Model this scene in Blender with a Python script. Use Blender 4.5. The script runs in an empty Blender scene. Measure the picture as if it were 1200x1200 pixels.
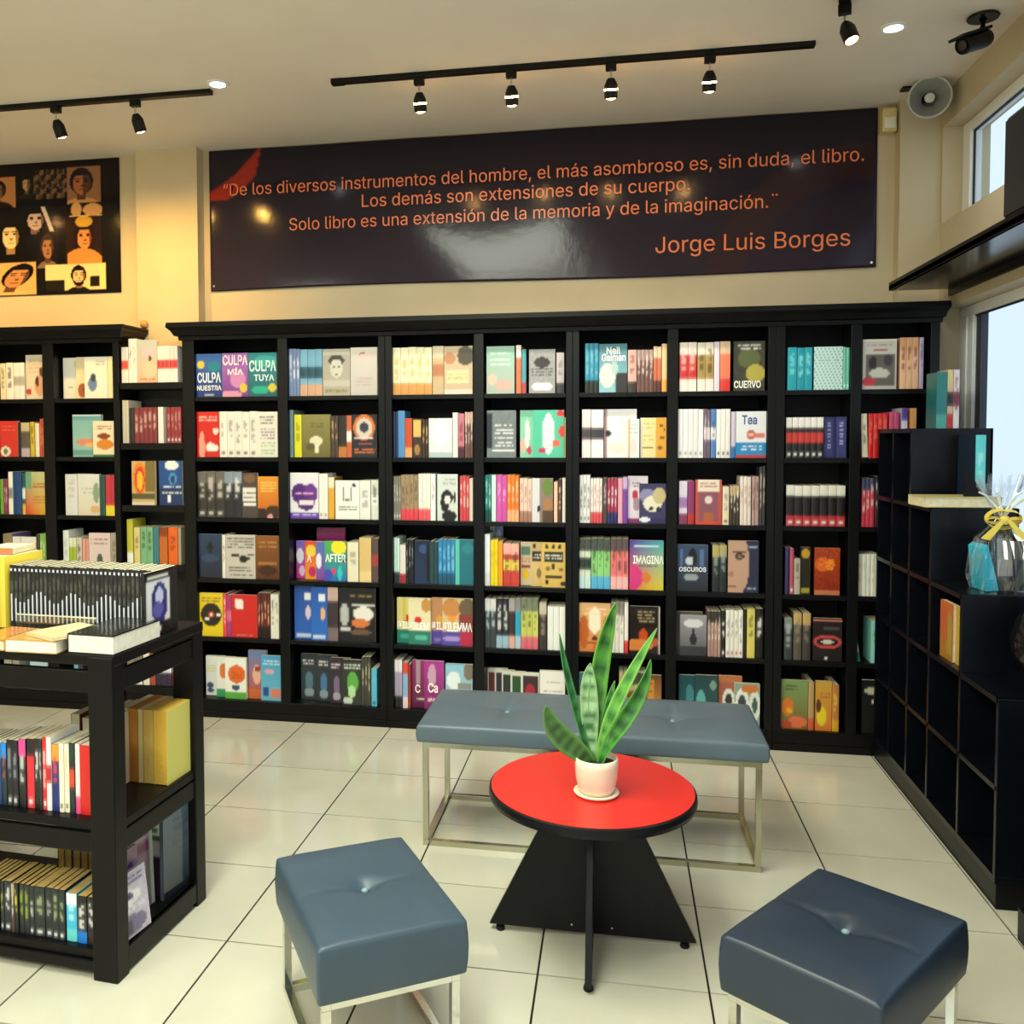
import bpy, math, random, os
from mathutils import Vector, Matrix
random.seed(7)
scene = bpy.context.scene
col = scene.collection
R = math.radians

# ------------------------------------------------------------------ camera
cam_d = bpy.data.cameras.new('camera')
cam = bpy.data.objects.new('camera', cam_d); col.objects.link(cam)
scene.camera = cam
cam_d.sensor_width = 36; cam_d.lens = 32.07
cam_d.shift_x = 0.0685; cam_d.shift_y = -0.0385
PITCH, YAW, ROLL = 0.0414, -0.1886, 0.0032
fwd = Vector((math.sin(YAW)*math.cos(PITCH), math.cos(YAW)*math.cos(PITCH), -math.sin(PITCH)))
rgt = Vector((math.cos(YAW), -math.sin(YAW), 0)); dwn = fwd.cross(rgt)
r2 = rgt*math.cos(ROLL) + dwn*math.sin(ROLL); d2 = -rgt*math.sin(ROLL) + dwn*math.cos(ROLL)
m3 = Matrix((r2, -d2, -fwd)).transposed()
cam.matrix_world = Matrix.Translation((0, 0, 1.466)) @ m3.to_4x4()
cam_d.clip_start = 0.05

# ------------------------------------------------------------------ sky, exposure
world = bpy.data.worlds.new('sky'); scene.world = world; world.use_nodes = True
bg = world.node_tree.nodes['Background']
bg.inputs[0].default_value = (0.76, 0.87, 1.0, 1); bg.inputs[1].default_value = 1.1
scene.view_settings.view_transform = 'Standard'; scene.view_settings.look = 'None'
scene.view_settings.gamma = 1; scene.view_settings.use_curve_mapping = False
scene.view_settings.exposure = 0.24

def lin(h):
    if len(h) == 3: h = ''.join(c*2 for c in h)
    v = [int(h[i:i+2], 16)/255 for i in (0, 2, 4)]
    return tuple(((c+.055)/1.055)**2.4 if c > .04045 else c/12.92 for c in v) + (1.0,)

# ------------------------------------------------------------------ lights of the shop
def area(name, loc, size, energy, color, rot=(0, 0, 0)):
    l = bpy.data.lights.new(name, 'AREA'); l.shape = 'RECTANGLE'; l.size, l.size_y = size
    l.energy = energy; l.color = color
    o = bpy.data.objects.new(name, l); o.location = loc; o.rotation_euler = rot; col.objects.link(o)
    return o
# fluorescent ceiling panels: first inferred from the banner reflection, other two added for light (the fittings are built further down)
PANELS = [(-0.9, 1.75, 1.0, 1.9), (-0.9, -1.0, 1.0, 1.9), (-3.3, -.8, 0.9, 1.8)]
for px_, py_, sx_, sy_ in PANELS:
    area('panel_light', (px_, py_, 2.955), (sx_, sy_), 66, (0.97, 1.0, 0.88))
def spot(loc, target, energy, color, size=70, blend=.7, radius=.03):
    l = bpy.data.lights.new('spot_light', 'SPOT'); l.energy = energy; l.color = color
    l.spot_size = R(size); l.spot_blend = blend; l.shadow_soft_size = radius
    o = bpy.data.objects.new('spot_light', l); o.location = loc
    o.rotation_euler = (Vector(target)-Vector(loc)).to_track_quat('-Z', 'Y').to_euler(); col.objects.link(o)

# ------------------------------------------------------------------ materials
MATS = {}
def mat(name, color, rough=.5, metal=0, coat=0, noise=None, bump=0, spec=.5, scale=8, emis=None, estr=0, trans=0, alpha=1, sheen=0):
    if name in MATS: return MATS[name]
    m = bpy.data.materials.new(name); m.use_nodes = True; nt = m.node_tree; b = nt.nodes['Principled BSDF']
    c = lin(color) if isinstance(color, str) else tuple(color)+(1,)
    b.inputs['Base Color'].default_value = c; b.inputs['Roughness'].default_value = rough
    b.inputs['Metallic'].default_value = metal; b.inputs['Coat Weight'].default_value = coat
    b.inputs['Specular IOR Level'].default_value = spec
    b.inputs['Transmission Weight'].default_value = trans; b.inputs['Alpha'].default_value = alpha
    if emis: b.inputs['Emission Color'].default_value = lin(emis); b.inputs['Emission Strength'].default_value = estr
    if noise or bump:
        tc = nt.nodes.new('ShaderNodeTexCoord'); n = nt.nodes.new('ShaderNodeTexNoise')
        n.inputs['Scale'].default_value = scale; n.inputs['Detail'].default_value = 6
        nt.links.new(tc.outputs['Object'], n.inputs['Vector'])
        if noise:
            r = nt.nodes.new('ShaderNodeValToRGB'); r.color_ramp.elements[0].position = .35; r.color_ramp.elements[1].position = .68
            r.color_ramp.elements[0].color = lin(noise); r.color_ramp.elements[1].color = c
            nt.links.new(n.outputs['Fac'], r.inputs['Fac']); nt.links.new(r.outputs['Color'], b.inputs['Base Color'])
        if bump:
            bp = nt.nodes.new('ShaderNodeBump'); bp.inputs['Strength'].default_value = bump; bp.inputs['Distance'].default_value = .01
            nt.links.new(n.outputs['Fac'], bp.inputs['Height']); nt.links.new(bp.outputs['Normal'], b.inputs['Normal'])
    MATS[name] = m; return m
def print_mat(name, rough, coat=0, bump=0):
    m = mat(name, 'ffffff', rough, coat=coat, bump=bump, scale=18)
    nt = m.node_tree; a = nt.nodes.new('ShaderNodeAttribute'); a.attribute_name = 'Col'
    nt.links.new(a.outputs['Color'], nt.nodes['Principled BSDF'].inputs['Base Color']); return m
M_BLACK = mat('black_lacquer', '0b0b0d', .36, noise='070709', scale=14, bump=.02, spec=.2)
M_SHELF = mat('black_shelf_edge', '0b0c0e', .34, spec=.24)
M_BACKP = mat('black_back_panel', '060607', .5, spec=.2)
M_NAVY = mat('navy_black_lacquer', '080b14', .3, noise='06080d', scale=9, spec=.28)
M_WALL = mat('cream_wall', 'cbbd9e', .6, noise='c5b697', scale=3, bump=.03)
M_CEIL = mat('ceiling_paint', 'f2eae1', .8, noise='ece3d9', scale=2)
M_TRIMW = mat('white_aluminium', 'f4f6f8', .3)
M_GASK = mat('black_gasket', '101216', .5)
M_GROUT = mat('dark_grout', '17140f', .9)
M_CHROME = mat('chrome', 'd8d8d2', .12, metal=1)
M_BRONZE = mat('brushed_steel', 'c0bca8', .2, metal=1)
M_VINYL = mat('blue_grey_leatherette', '3d5060', .4, noise='384a59', scale=5, bump=.08)
M_VDARK = mat('dark_navy_leatherette', '243243', .4, noise='202d3d', scale=5, bump=.08)
M_RED = mat('red_laminate', 'd8261c', .32, noise='d2241a', scale=6)
M_EDGE = mat('black_table_edge', '0a0b0f', .38, spec=.25)
M_POT = mat('cream_ceramic', 'efe2cc', .35, noise='e9dabf', scale=20)
M_SOIL = mat('potting_soil', '2c241c', .95)
M_PAGE = mat('page_paper', 'e4dcc0', .85, noise='d6cba8', scale=60)
M_PAGE_TAN = mat('aged_page_paper', 'c9a964', .85, noise='bd9c58', scale=60)
M_PLAST = mat('black_plastic', '0b0b0b', .4, spec=.25)
M_GREYP = mat('grey_plastic', '8c8f8c', .45)
M_CREAMP = mat('ivory_plastic', 'dccb8c', .5)
M_PRINT = print_mat('printed_cover', .38)
M_GLOSS = print_mat('glossy_printed_cover', .14, bump=.12)
M_VINYLPRINT = print_mat('glossy_vinyl_banner', .13, bump=.05)
M_VINYLPRINT.node_tree.nodes['Principled BSDF'].inputs['Specular IOR Level'].default_value = .27
M_GLOW = mat('warm_lamp_glow', 'fff0d0', .5, emis='ffc070', estr=60)
M_GLOWW = mat('white_lamp_glow', 'ffffff', .5, emis='eef4ff', estr=16)
M_PANEL = mat('ceiling_panel_diffuser', 'f0f4e0', .5, emis='dff0c4', estr=2.6)
M_YEL = mat('yellow_ribbon', 'ead25a', .5)
def glass_mat(name, tint, fac=.12):
    m = bpy.data.materials.new(name); m.use_nodes = True; nt = m.node_tree; nt.nodes.clear()
    o = nt.nodes.new('ShaderNodeOutputMaterial'); mx = nt.nodes.new('ShaderNodeMixShader')
    t = nt.nodes.new('ShaderNodeBsdfTransparent'); g = nt.nodes.new('ShaderNodeBsdfGlossy')
    t.inputs[0].default_value = tint; g.inputs['Roughness'].default_value = .02
    mx.inputs[0].default_value = fac
    nt.links.new(t.outputs[0], mx.inputs[1]); nt.links.new(g.outputs[0], mx.inputs[2]); nt.links.new(mx.outputs[0], o.inputs[0])
    return m
M_GLASS = glass_mat('window_glass', (.93, .97, .99, 1), .07)
M_CELLO = glass_mat('cellophane', (.93, .95, .95, 1), .16)
M_ACRYL = glass_mat('clear_acrylic', (.9, .93, .9, 1), .12)
# tile material: slight difference from tile to tile
M_TILE = mat('glazed_floor_tile', 'd0cdbc', .12, noise='c2bfad', scale=2.2)
nt = M_TILE.node_tree
oi = nt.nodes.new('ShaderNodeObjectInfo'); mm = nt.nodes.new('ShaderNodeMath'); mm.operation = 'MULTIPLY_ADD'
mm.inputs[1].default_value = .07; mm.inputs[2].default_value = .97
hs = nt.nodes.new('ShaderNodeHueSaturation'); nt.links.new(oi.outputs['Random'], mm.inputs[0]); nt.links.new(mm.outputs[0], hs.inputs['Value'])
ramp = [n for n in nt.nodes if n.type == 'VALTORGB'][0]
tcn = [n for n in nt.nodes if n.type == 'TEX_COORD'][0]; nzn = [n for n in nt.nodes if n.type == 'TEX_NOISE'][0]
geo = nt.nodes.new('ShaderNodeNewGeometry'); nt.links.new(geo.outputs['Position'], nzn.inputs['Vector'])
nt.links.new(ramp.outputs['Color'], hs.inputs['Color']); nt.links.new(hs.outputs['Color'], nt.nodes['Principled BSDF'].inputs['Base Color'])

# ------------------------------------------------------------------ mesh building
class MB:
    def __init__(s): s.v = []; s.f = []; s.m = []; s.c = []
    def face(s, idx, m=0, c=None): s.f.append(idx); s.m.append(m); s.c.append(c)
    def box(s, x0, x1, y0, y1, z0, z1, m=0, c=None, skip=''):
        b = len(s.v)
        s.v += [(x0,y0,z0),(x1,y0,z0),(x1,y1,z0),(x0,y1,z0),(x0,y0,z1),(x1,y0,z1),(x1,y1,z1),(x0,y1,z1)]
        for k, q in (('d',(0,3,2,1)),('u',(4,5,6,7)),('f',(0,1,5,4)),('r',(1,2,6,5)),('b',(2,3,7,6)),('l',(3,0,4,7))):
            if k not in skip: s.face([b+i for i in q], m, c)
        return s
    def prism(s, pts, y0, y1, m=0, c=None):       # pts in x,z ; extruded along y
        b = len(s.v); n = len(pts)
        s.v += [(x, y0, z) for x, z in pts] + [(x, y1, z) for x, z in pts]
        s.face([b+i for i in range(n)], m, c); s.face([b+n+i for i in reversed(range(n))], m, c)
        for i in range(n):
            j = (i+1) % n; s.face([b+j, b+i, b+n+i, b+n+j], m, c)
        return s
    def lathe(s, prof, seg=24, m=0, cx=0, cy=0, z0=0, c=None, cap=True):
        b = len(s.v)
        for r, z in prof:
            for k in range(seg):
                a = 2*math.pi*k/seg; s.v.append((cx+r*math.cos(a), cy+r*math.sin(a), z0+z))
        for i in range(len(prof)-1):
            for k in range(seg):
                l = (k+1) % seg; s.face([b+i*seg+k, b+i*seg+l, b+(i+1)*seg+l, b+(i+1)*seg+k], m, c)
        if cap:
            s.face([b+k for k in reversed(range(seg))], m, c); s.face([b+(len(prof)-1)*seg+k for k in range(seg)], m, c)
        return s
    def tube(s, pts, r, seg=8, m=0, c=None):
        b = len(s.v); n = len(pts); P = [Vector(p) for p in pts]
        for i, q in enumerate(P):
            t = (P[min(i+1, n-1)]-P[max(i-1, 0)]).normalized()
            a = t.cross(Vector((0, 0, 1)));
            if a.length < .01: a = t.cross(Vector((0, 1, 0)))
            a.normalize(); bb = t.cross(a); rr = r[i] if isinstance(r, (list, tuple)) else r
            for k in range(seg):
                g = 2*math.pi*k/seg; s.v.append(tuple(q + a*rr*math.cos(g) + bb*rr*math.sin(g)))
        for i in range(n-1):
            for k in range(seg):
                l = (k+1) % seg; s.face([b+i*seg+k, b+i*seg+l, b+(i+1)*seg+l, b+(i+1)*seg+k], m, c)
        s.face([b+k for k in reversed(range(seg))], m, c); s.face([b+(n-1)*seg+k for k in range(seg)], m, c)
        return s
    def grid(s, x0, x1, z0, z1, cols, m=0, yf=None):   # cols[row from top][col], faces -y
        nz = len(cols); nx = len(cols[0]); b = len(s.v)
        for j in range(nz+1):
            for i in range(nx+1):
                s.v.append((x0+(x1-x0)*i/nx, yf(i/nx) if yf else 0, z1+(z0-z1)*j/nz))
        w = nx+1
        av = [[None]*(nx+1) for _ in range(nz+1)]
        for j in range(nz+1):
            for i in range(nx+1):
                q = [cols[jj][ii] for jj in {max(j-1, 0), min(j, nz-1)} for ii in {max(i-1, 0), min(i, nx-1)}]
                av[j][i] = tuple(sum(c[k] for c in q)/len(q) for k in range(4))
        for j in range(nz):
            for i in range(nx):
                c = cols[j][i]; mixc = lambda p, q: tuple(c[k]*.5+av[p][q][k]*.5 for k in range(4))
                s.face([b+(j+1)*w+i, b+(j+1)*w+i+1, b+j*w+i+1, b+j*w+i], m, [mixc(j+1, i), mixc(j+1, i+1), mixc(j, i+1), mixc(j, i)])
        return s
    def mesh(s, name, mats, smooth=False):
        me = bpy.data.meshes.new(name); me.from_pydata(s.v, [], s.f)
        for x in (mats if isinstance(mats, (list, tuple)) else [mats]): me.materials.append(x)
        if any(s.m): me.polygons.foreach_set('material_index', s.m)
        if smooth: me.polygons.foreach_set('use_smooth', [True]*len(s.f))
        if any(c is not None for c in s.c):
            at = me.color_attributes.new('Col', 'FLOAT_COLOR', 'CORNER'); buf = []
            for f, c in zip(s.f, s.c):
                if isinstance(c, list):
                    for q in c: buf.extend(q)
                else: buf.extend((c or (.5, .5, .5, 1))*len(f))
            at.data.foreach_set('color', buf)
        me.update(); return me
    def build(s, name, mats, parent=None, smooth=False, bevel=0, **kw):
        o = bpy.data.objects.new(name, s.mesh(name, mats, smooth)); col.objects.link(o); o.parent = parent
        if bevel:
            b = o.modifiers.new('b', 'BEVEL'); b.width = bevel; b.segments = 2; b.limit_method = 'ANGLE'
        for k, v in kw.items(): o[k] = v
        return o
def empty(name, label=None, cat=None, loc=(0, 0, 0), rz=0, group=None, kind=None):
    o = bpy.data.objects.new(name, None); o.empty_display_size = .05; col.objects.link(o)
    o.location = loc; o.rotation_euler = (0, 0, rz)
    tag(o, label, cat, group, kind); return o
def tag(o, label=None, cat=None, group=None, kind=None):
    if label: o['label'] = label
    if cat: o['category'] = cat
    if group: o['group'] = group
    if kind: o['kind'] = kind
    return o
def place(o, loc, rot=(0, 0, 0)): o.location = loc; o.rotation_euler = rot; return o
def copy_tree(o, parent=None):
    c = o.copy(); col.objects.link(c); c.parent = parent
    for ch in [x for x in o.children]: copy_tree(ch, c)
    return c

FONT = None
try: FONT = bpy.data.fonts.load(os.path.join(bpy.utils.resource_path('LOCAL'), 'datafiles', 'fonts', 'Inter.woff2'))
except Exception: FONT = None
FIT = []
def text(body, parent, x, y, z, h, w, hexcol, name='title', bold=0, rot=(R(90), 0, 0), align='CENTER', m=None):
    cu = bpy.data.curves.new(name, 'FONT'); cu.body = body
    if FONT: cu.font = FONT
    cu.size = 1; cu.align_x = align; cu.align_y = 'CENTER'; cu.offset = bold; cu.extrude = .004; cu.resolution_u = 4
    cu.materials.append(m or mat('ink_'+hexcol, hexcol, .4))
    o = bpy.data.objects.new(name, cu); col.objects.link(o); o.parent = parent; o.location = (x, y, z); o.rotation_euler = rot
    FIT.append((o, w, h)); return o

# ------------------------------------------------------------------ the room
H = 3.006; YW = 4.68; XR = 1.46; XL = -4.6; YB = -2.5
fl = MB().box(XL-.2, XR+.2, YB-.2, YW+.2, -.12, -.004).build('floor', M_GROUT, kind='structure')
tile_me = MB().box(.003, .447, .003, .447, -.0045, 0, skip='d').mesh('tile', M_TILE)
for i in range(-8, 6):
    for j in range(-11, 5):
        o = bpy.data.objects.new('tile', tile_me); col.objects.link(o); o.parent = fl
        o.location = (-1.1024+.45*i, 2.4251+.45*j, 0)
MB().box(XL-.2, XR+.2, YB-.2, YW+.2, H, H+.15).build('ceiling', M_CEIL, kind='structure')
wb = MB().box(XL-.2, XR+.2, YW, YW+.2, 0, H)
wb.build('wall_back', M_WALL, kind='structure')
MB().box(-2.56, -2.205, 4.60, YW, 0, H).build('pillar', M_WALL, kind='structure')
MB().box(1.285, XR, 4.60, YW, 0, H).build('pillar', M_WALL, kind='structure')
MB().box(XL-.2, XL, YB, YW, 0, H).build('wall_left', M_WALL, kind='structure')
# right wall with a high strip window and a low display window
WY1 = 4.58; WYU = -1.6; WYL = .2
w = MB()
w.box(XR, XR+.2, WY1, YW, 0, H); w.box(XR, XR+.2, YB, WYU, 0, H)
w.box(XR, XR+.2, WYU, WY1, 2.86, H); w.box(XR, XR+.2, WYU, WY1, 2.035, 2.42)
w.box(XR, XR+.2, WYL, WY1, 0, .45); w.box(XR, XR+.2, WYU, WYL, 0, 2.035)
w.build('wall_right', M_WALL, kind='structure')
def window(name, y0, y1, z0, z1, n):
    e = empty(name, kind='structure')
    xa, xb = XR+.085, XR+.135
    f = MB(); t = .045
    f.box(xa, xb, y0, y1, z0, z0+t); f.box(xa, xb, y0, y1, z1-t, z1)
    f.box(xa, xb, y0, y0+t, z0+t, z1-t); f.box(xa, xb, y1-.085, y1, z0+t, z1-t)
    for k in range(1, n):
        y = y0+(y1-y0)*k/n; f.box(xa, xb, y-t/2, y+t/2, z0+t, z1-t)
    f.build('window_frame', M_TRIMW, e, bevel=.003)
    g = MB()
    for k in range(n):
        ya = y0+(y1-y0)*k/n+(t if k == 0 else t/2); yb = y0+(y1-y0)*(k+1)/n-(.085 if k == n-1 else t/2)
        for q in (ya, yb-.008): g.box(xa+.014, xa+.022, q, q+.008, z0+t, z1-t)
        g.box(xa+.014, xa+.022, ya, yb, z1-t-.008, z1-t)
        MB().box(xa+.022, xa+.028, ya, yb, z0+t, z1-t).build('glass_pane', M_GLASS, e)
    g.build('gasket', M_GASK, e)
    return e
window('window_1', WYU, WY1, 2.42, 2.86, 5)
w2 = window('window_2', WYL, WY1, .45, 2.035, 3)
MB().box(XR+.10, XR+.13, 4.365, 4.42, .49, 1.99).build('window_mullion', mat('dark_mullion', '2c3040', .4), w2, bevel=.002)
MB().box(XR+.09, XR+.13, 4.432, 4.492, .49, 1.99).build('sliding_stile', M_TRIMW, w2, bevel=.002)
# shop front behind the camera
w = MB()
w.box(XL-.2, -3.6, YB-.2, YB, 0, H); w.box(.9, XR+.2, YB-.2, YB, 0, H); w.box(-3.6, .9, YB-.2, YB, 2.35, H)
w.build('wall_front', M_WALL, kind='structure')
e = empty('window_3', kind='structure'); f = MB()
for x in (-3.6, -2.1, -.62, .85): f.box(x, x+.05, YB-.13, YB-.08, 0, 2.35)
f.box(-3.6, .9, YB-.13, YB-.08, 0, .06); f.box(-3.6, .9, YB-.13, YB-.08, 2.29, 2.35)
f.build('window_frame', M_TRIMW, e)
for x in (-3.6, -2.1, -.62): MB().box(x+.05, x+1.48, YB-.108, YB-.102, .06, 2.29).build('glass_pane', M_GLASS, e)
MB().box(-14, 14, -14, 14, -.4, -.2).build('ground', mat('pavement', 'b8b8b4', .9), kind='structure')

# ------------------------------------------------------------------ print painting
def clampi(v, a, b): return max(a, min(b, v))
def paint(ops, nx=14, ny=20, rnd=None):
    rnd = rnd or random
    g = [[(.5, .5, .5, 1)]*nx for _ in range(ny)]; T = []
    mix = lambda a, b, t: tuple(a[i]*(1-t)+b[i]*t for i in range(4))
    for op in ops.split(';'):
        k = op[0]; a = op[1:].lstrip()
        p = a.split(',')
        if k == 'b': c = lin(a); g = [[c]*nx for _ in range(ny)]
        elif k == 'g':
            c1, c2 = lin(p[0]), lin(p[1])
            for j in range(ny): g[j] = [mix(c1, c2, j/(ny-1))]*nx
        elif k == 'q':
            c = [lin(x) for x in p]
            for j in range(ny):
                for i in range(nx): g[j][i] = mix(mix(c[0], c[1], i/(nx-1)), mix(c[2], c[3], i/(nx-1)), j/(ny-1))
        elif k == 'R':
            x0, y0, x1, y1 = [float(v) for v in p[:4]]; c = lin(p[4])
            i0, i1 = round(x0*nx), max(round(x1*nx), round(x0*nx)+1); j0, j1 = round(y0*ny), max(round(y1*ny), round(y0*ny)+1)
            for j in range(clampi(j0, 0, ny-1), clampi(j1, 1, ny)):
                for i in range(clampi(i0, 0, nx-1), clampi(i1, 1, nx)): g[j][i] = c
        elif k == 'E':
            cx, cy, rx, ry = [float(v) for v in p[:4]]; c = lin(p[4])
            for j in range(ny):
                for i in range(nx):
                    if ((i+.5)/nx-cx)**2/max(rx, .6/nx)**2+((j+.5)/ny-cy)**2/max(ry, .6/ny)**2 <= 1: g[j][i] = c
        elif k == 'L':
            x0, y0, x1, y1 = [float(v) for v in p[:4]]; n = int(p[4]); c = lin(p[5])
            for q in range(n):
                j = clampi(int((y0+(y1-y0)*(q+.5)/n)*ny), 0, ny-1)
                for i in range(clampi(round(x0*nx), 0, nx-1), clampi(round(x1*nx), 1, nx)):
                    if rnd.random() < .8: g[j][i] = mix(g[j][i], c, rnd.uniform(.6, 1))
        elif k == 'N':
            for j in range(ny):
                for i in range(nx):
                    t = rnd.uniform(-.12, .12)*int(p[0][-1])
                    g[j][i] = tuple(max(0, v*(1+t)) for v in g[j][i][:3])+(1,)
        elif k == 'P':
            c = lin(p[-1])
            for j in range(ny):
                for i in range(nx):
                    if (i+j) % 3 == 0 and j % 2: g[j][i] = c
        elif k == 'T': T.append((p[0], float(p[1]), float(p[2]), float(p[3]), float(p[4]), p[5]))
    return g, T
def bands(st, base):
    d = {}
    if st != '-':
        for q in st.split(';'): k, v = q.split('='); d[k] = v
    return d
def spine_cols(base, st, rnd, nx=4, ny=16):
    c0 = lin(base); v = rnd.uniform(.93, 1.06); c0 = tuple(min(1, x*v) for x in c0[:3])+(1,)
    g = [[c0]*nx for _ in range(ny)]; d = bands(st, base)
    if 't' in d:
        for j in range(0, 4): g[j] = [lin(d['t'])]*nx
    if 'm' in d:
        for j in range(6, 10): g[j] = [lin(d['m'])]*nx
    if 'b' in d:
        for j in range(12, 16): g[j] = [lin(d['b'])]*nx
    if 'a' in d: g = [[lin(d['a'])]*nx for _ in range(ny)]
    if 'k' in d:
        k = lin(d['k']); a = rnd.randint(2, 4); b = rnd.randint(9, 11); gap = rnd.randint(6, 7)
        for j in range(a, b):
            if j != gap:
                for i in (1, 2):
                    if rnd.random() < .78: g[j] = list(g[j]); g[j][i] = tuple(g[j][i][q]*.25+k[q]*.75 for q in range(4))
    if 'd' in d:
        g[14] = list(g[14]); g[14][1] = g[14][2] = lin(d['d'])
    return g, c0
ALB = lambda c: tuple(x*.9 for x in c[:3])+(1,)
def book_spine(t, h, d, base, st, rnd, page=None, closed=True):
    g, c0 = spine_cols(base, st, rnd)
    mb = MB(); b = .0014; hw = t/2
    mb.grid(-hw, hw, 0, h, g, yf=lambda u: -.0018*(1-(2*u-1)**2))
    mb.box(-hw, hw, .0002, .0016, 0, h, c=c0, skip='f')
    mb.box(-hw, -hw+b, .0016, d, 0, h, c=c0, skip='f'); mb.box(hw-b, hw, .0016, d, 0, h, c=c0, skip='f')
    o = mb.build('book', M_PRINT)
    MB().box(-hw+b, hw-b, .0016, d-.001, .001, h-.0005, skip='f').build('pages', page or M_PAGE, o)
    return o
def book_cover(w, h, t, ops, rnd, gloss=False, nx=22, ny=30, page=None, vis=1):
    g, T = paint(ops, max(6, round(nx*vis)), ny, rnd)
    if vis < 1: g = [r+[r[-1]]*(nx-len(r)) for r in g]; T = [(a_[0], a_[1]*vis, a_[2], a_[3], a_[4]*vis, a_[5]) for a_ in T]
    mb = MB(); hw = w/2; c0 = g[ny//2][0]; b = .0016
    mb.grid(-hw, hw, 0, h, g)
    mb.box(-hw, hw, .0002, b, 0, h, c=c0, skip='f'); mb.box(-hw, hw, t-b, t, 0, h, c=c0)
    mb.box(-hw, -hw+b, b, t-b, 0, h, c=c0)
    o = mb.build('book', M_GLOSS if gloss else M_PRINT)
    MB().box(-hw+b, hw-.001, b, t-b, .001, h-.001, skip='fb').build('pages', page or M_PAGE, o)
    for body, cx, cy, th, tw, c in T:
        text(body, o, -hw+cx*w, -.0006, h*(1-cy), th*h, tw*w, c, bold=.02)
    return o

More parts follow.
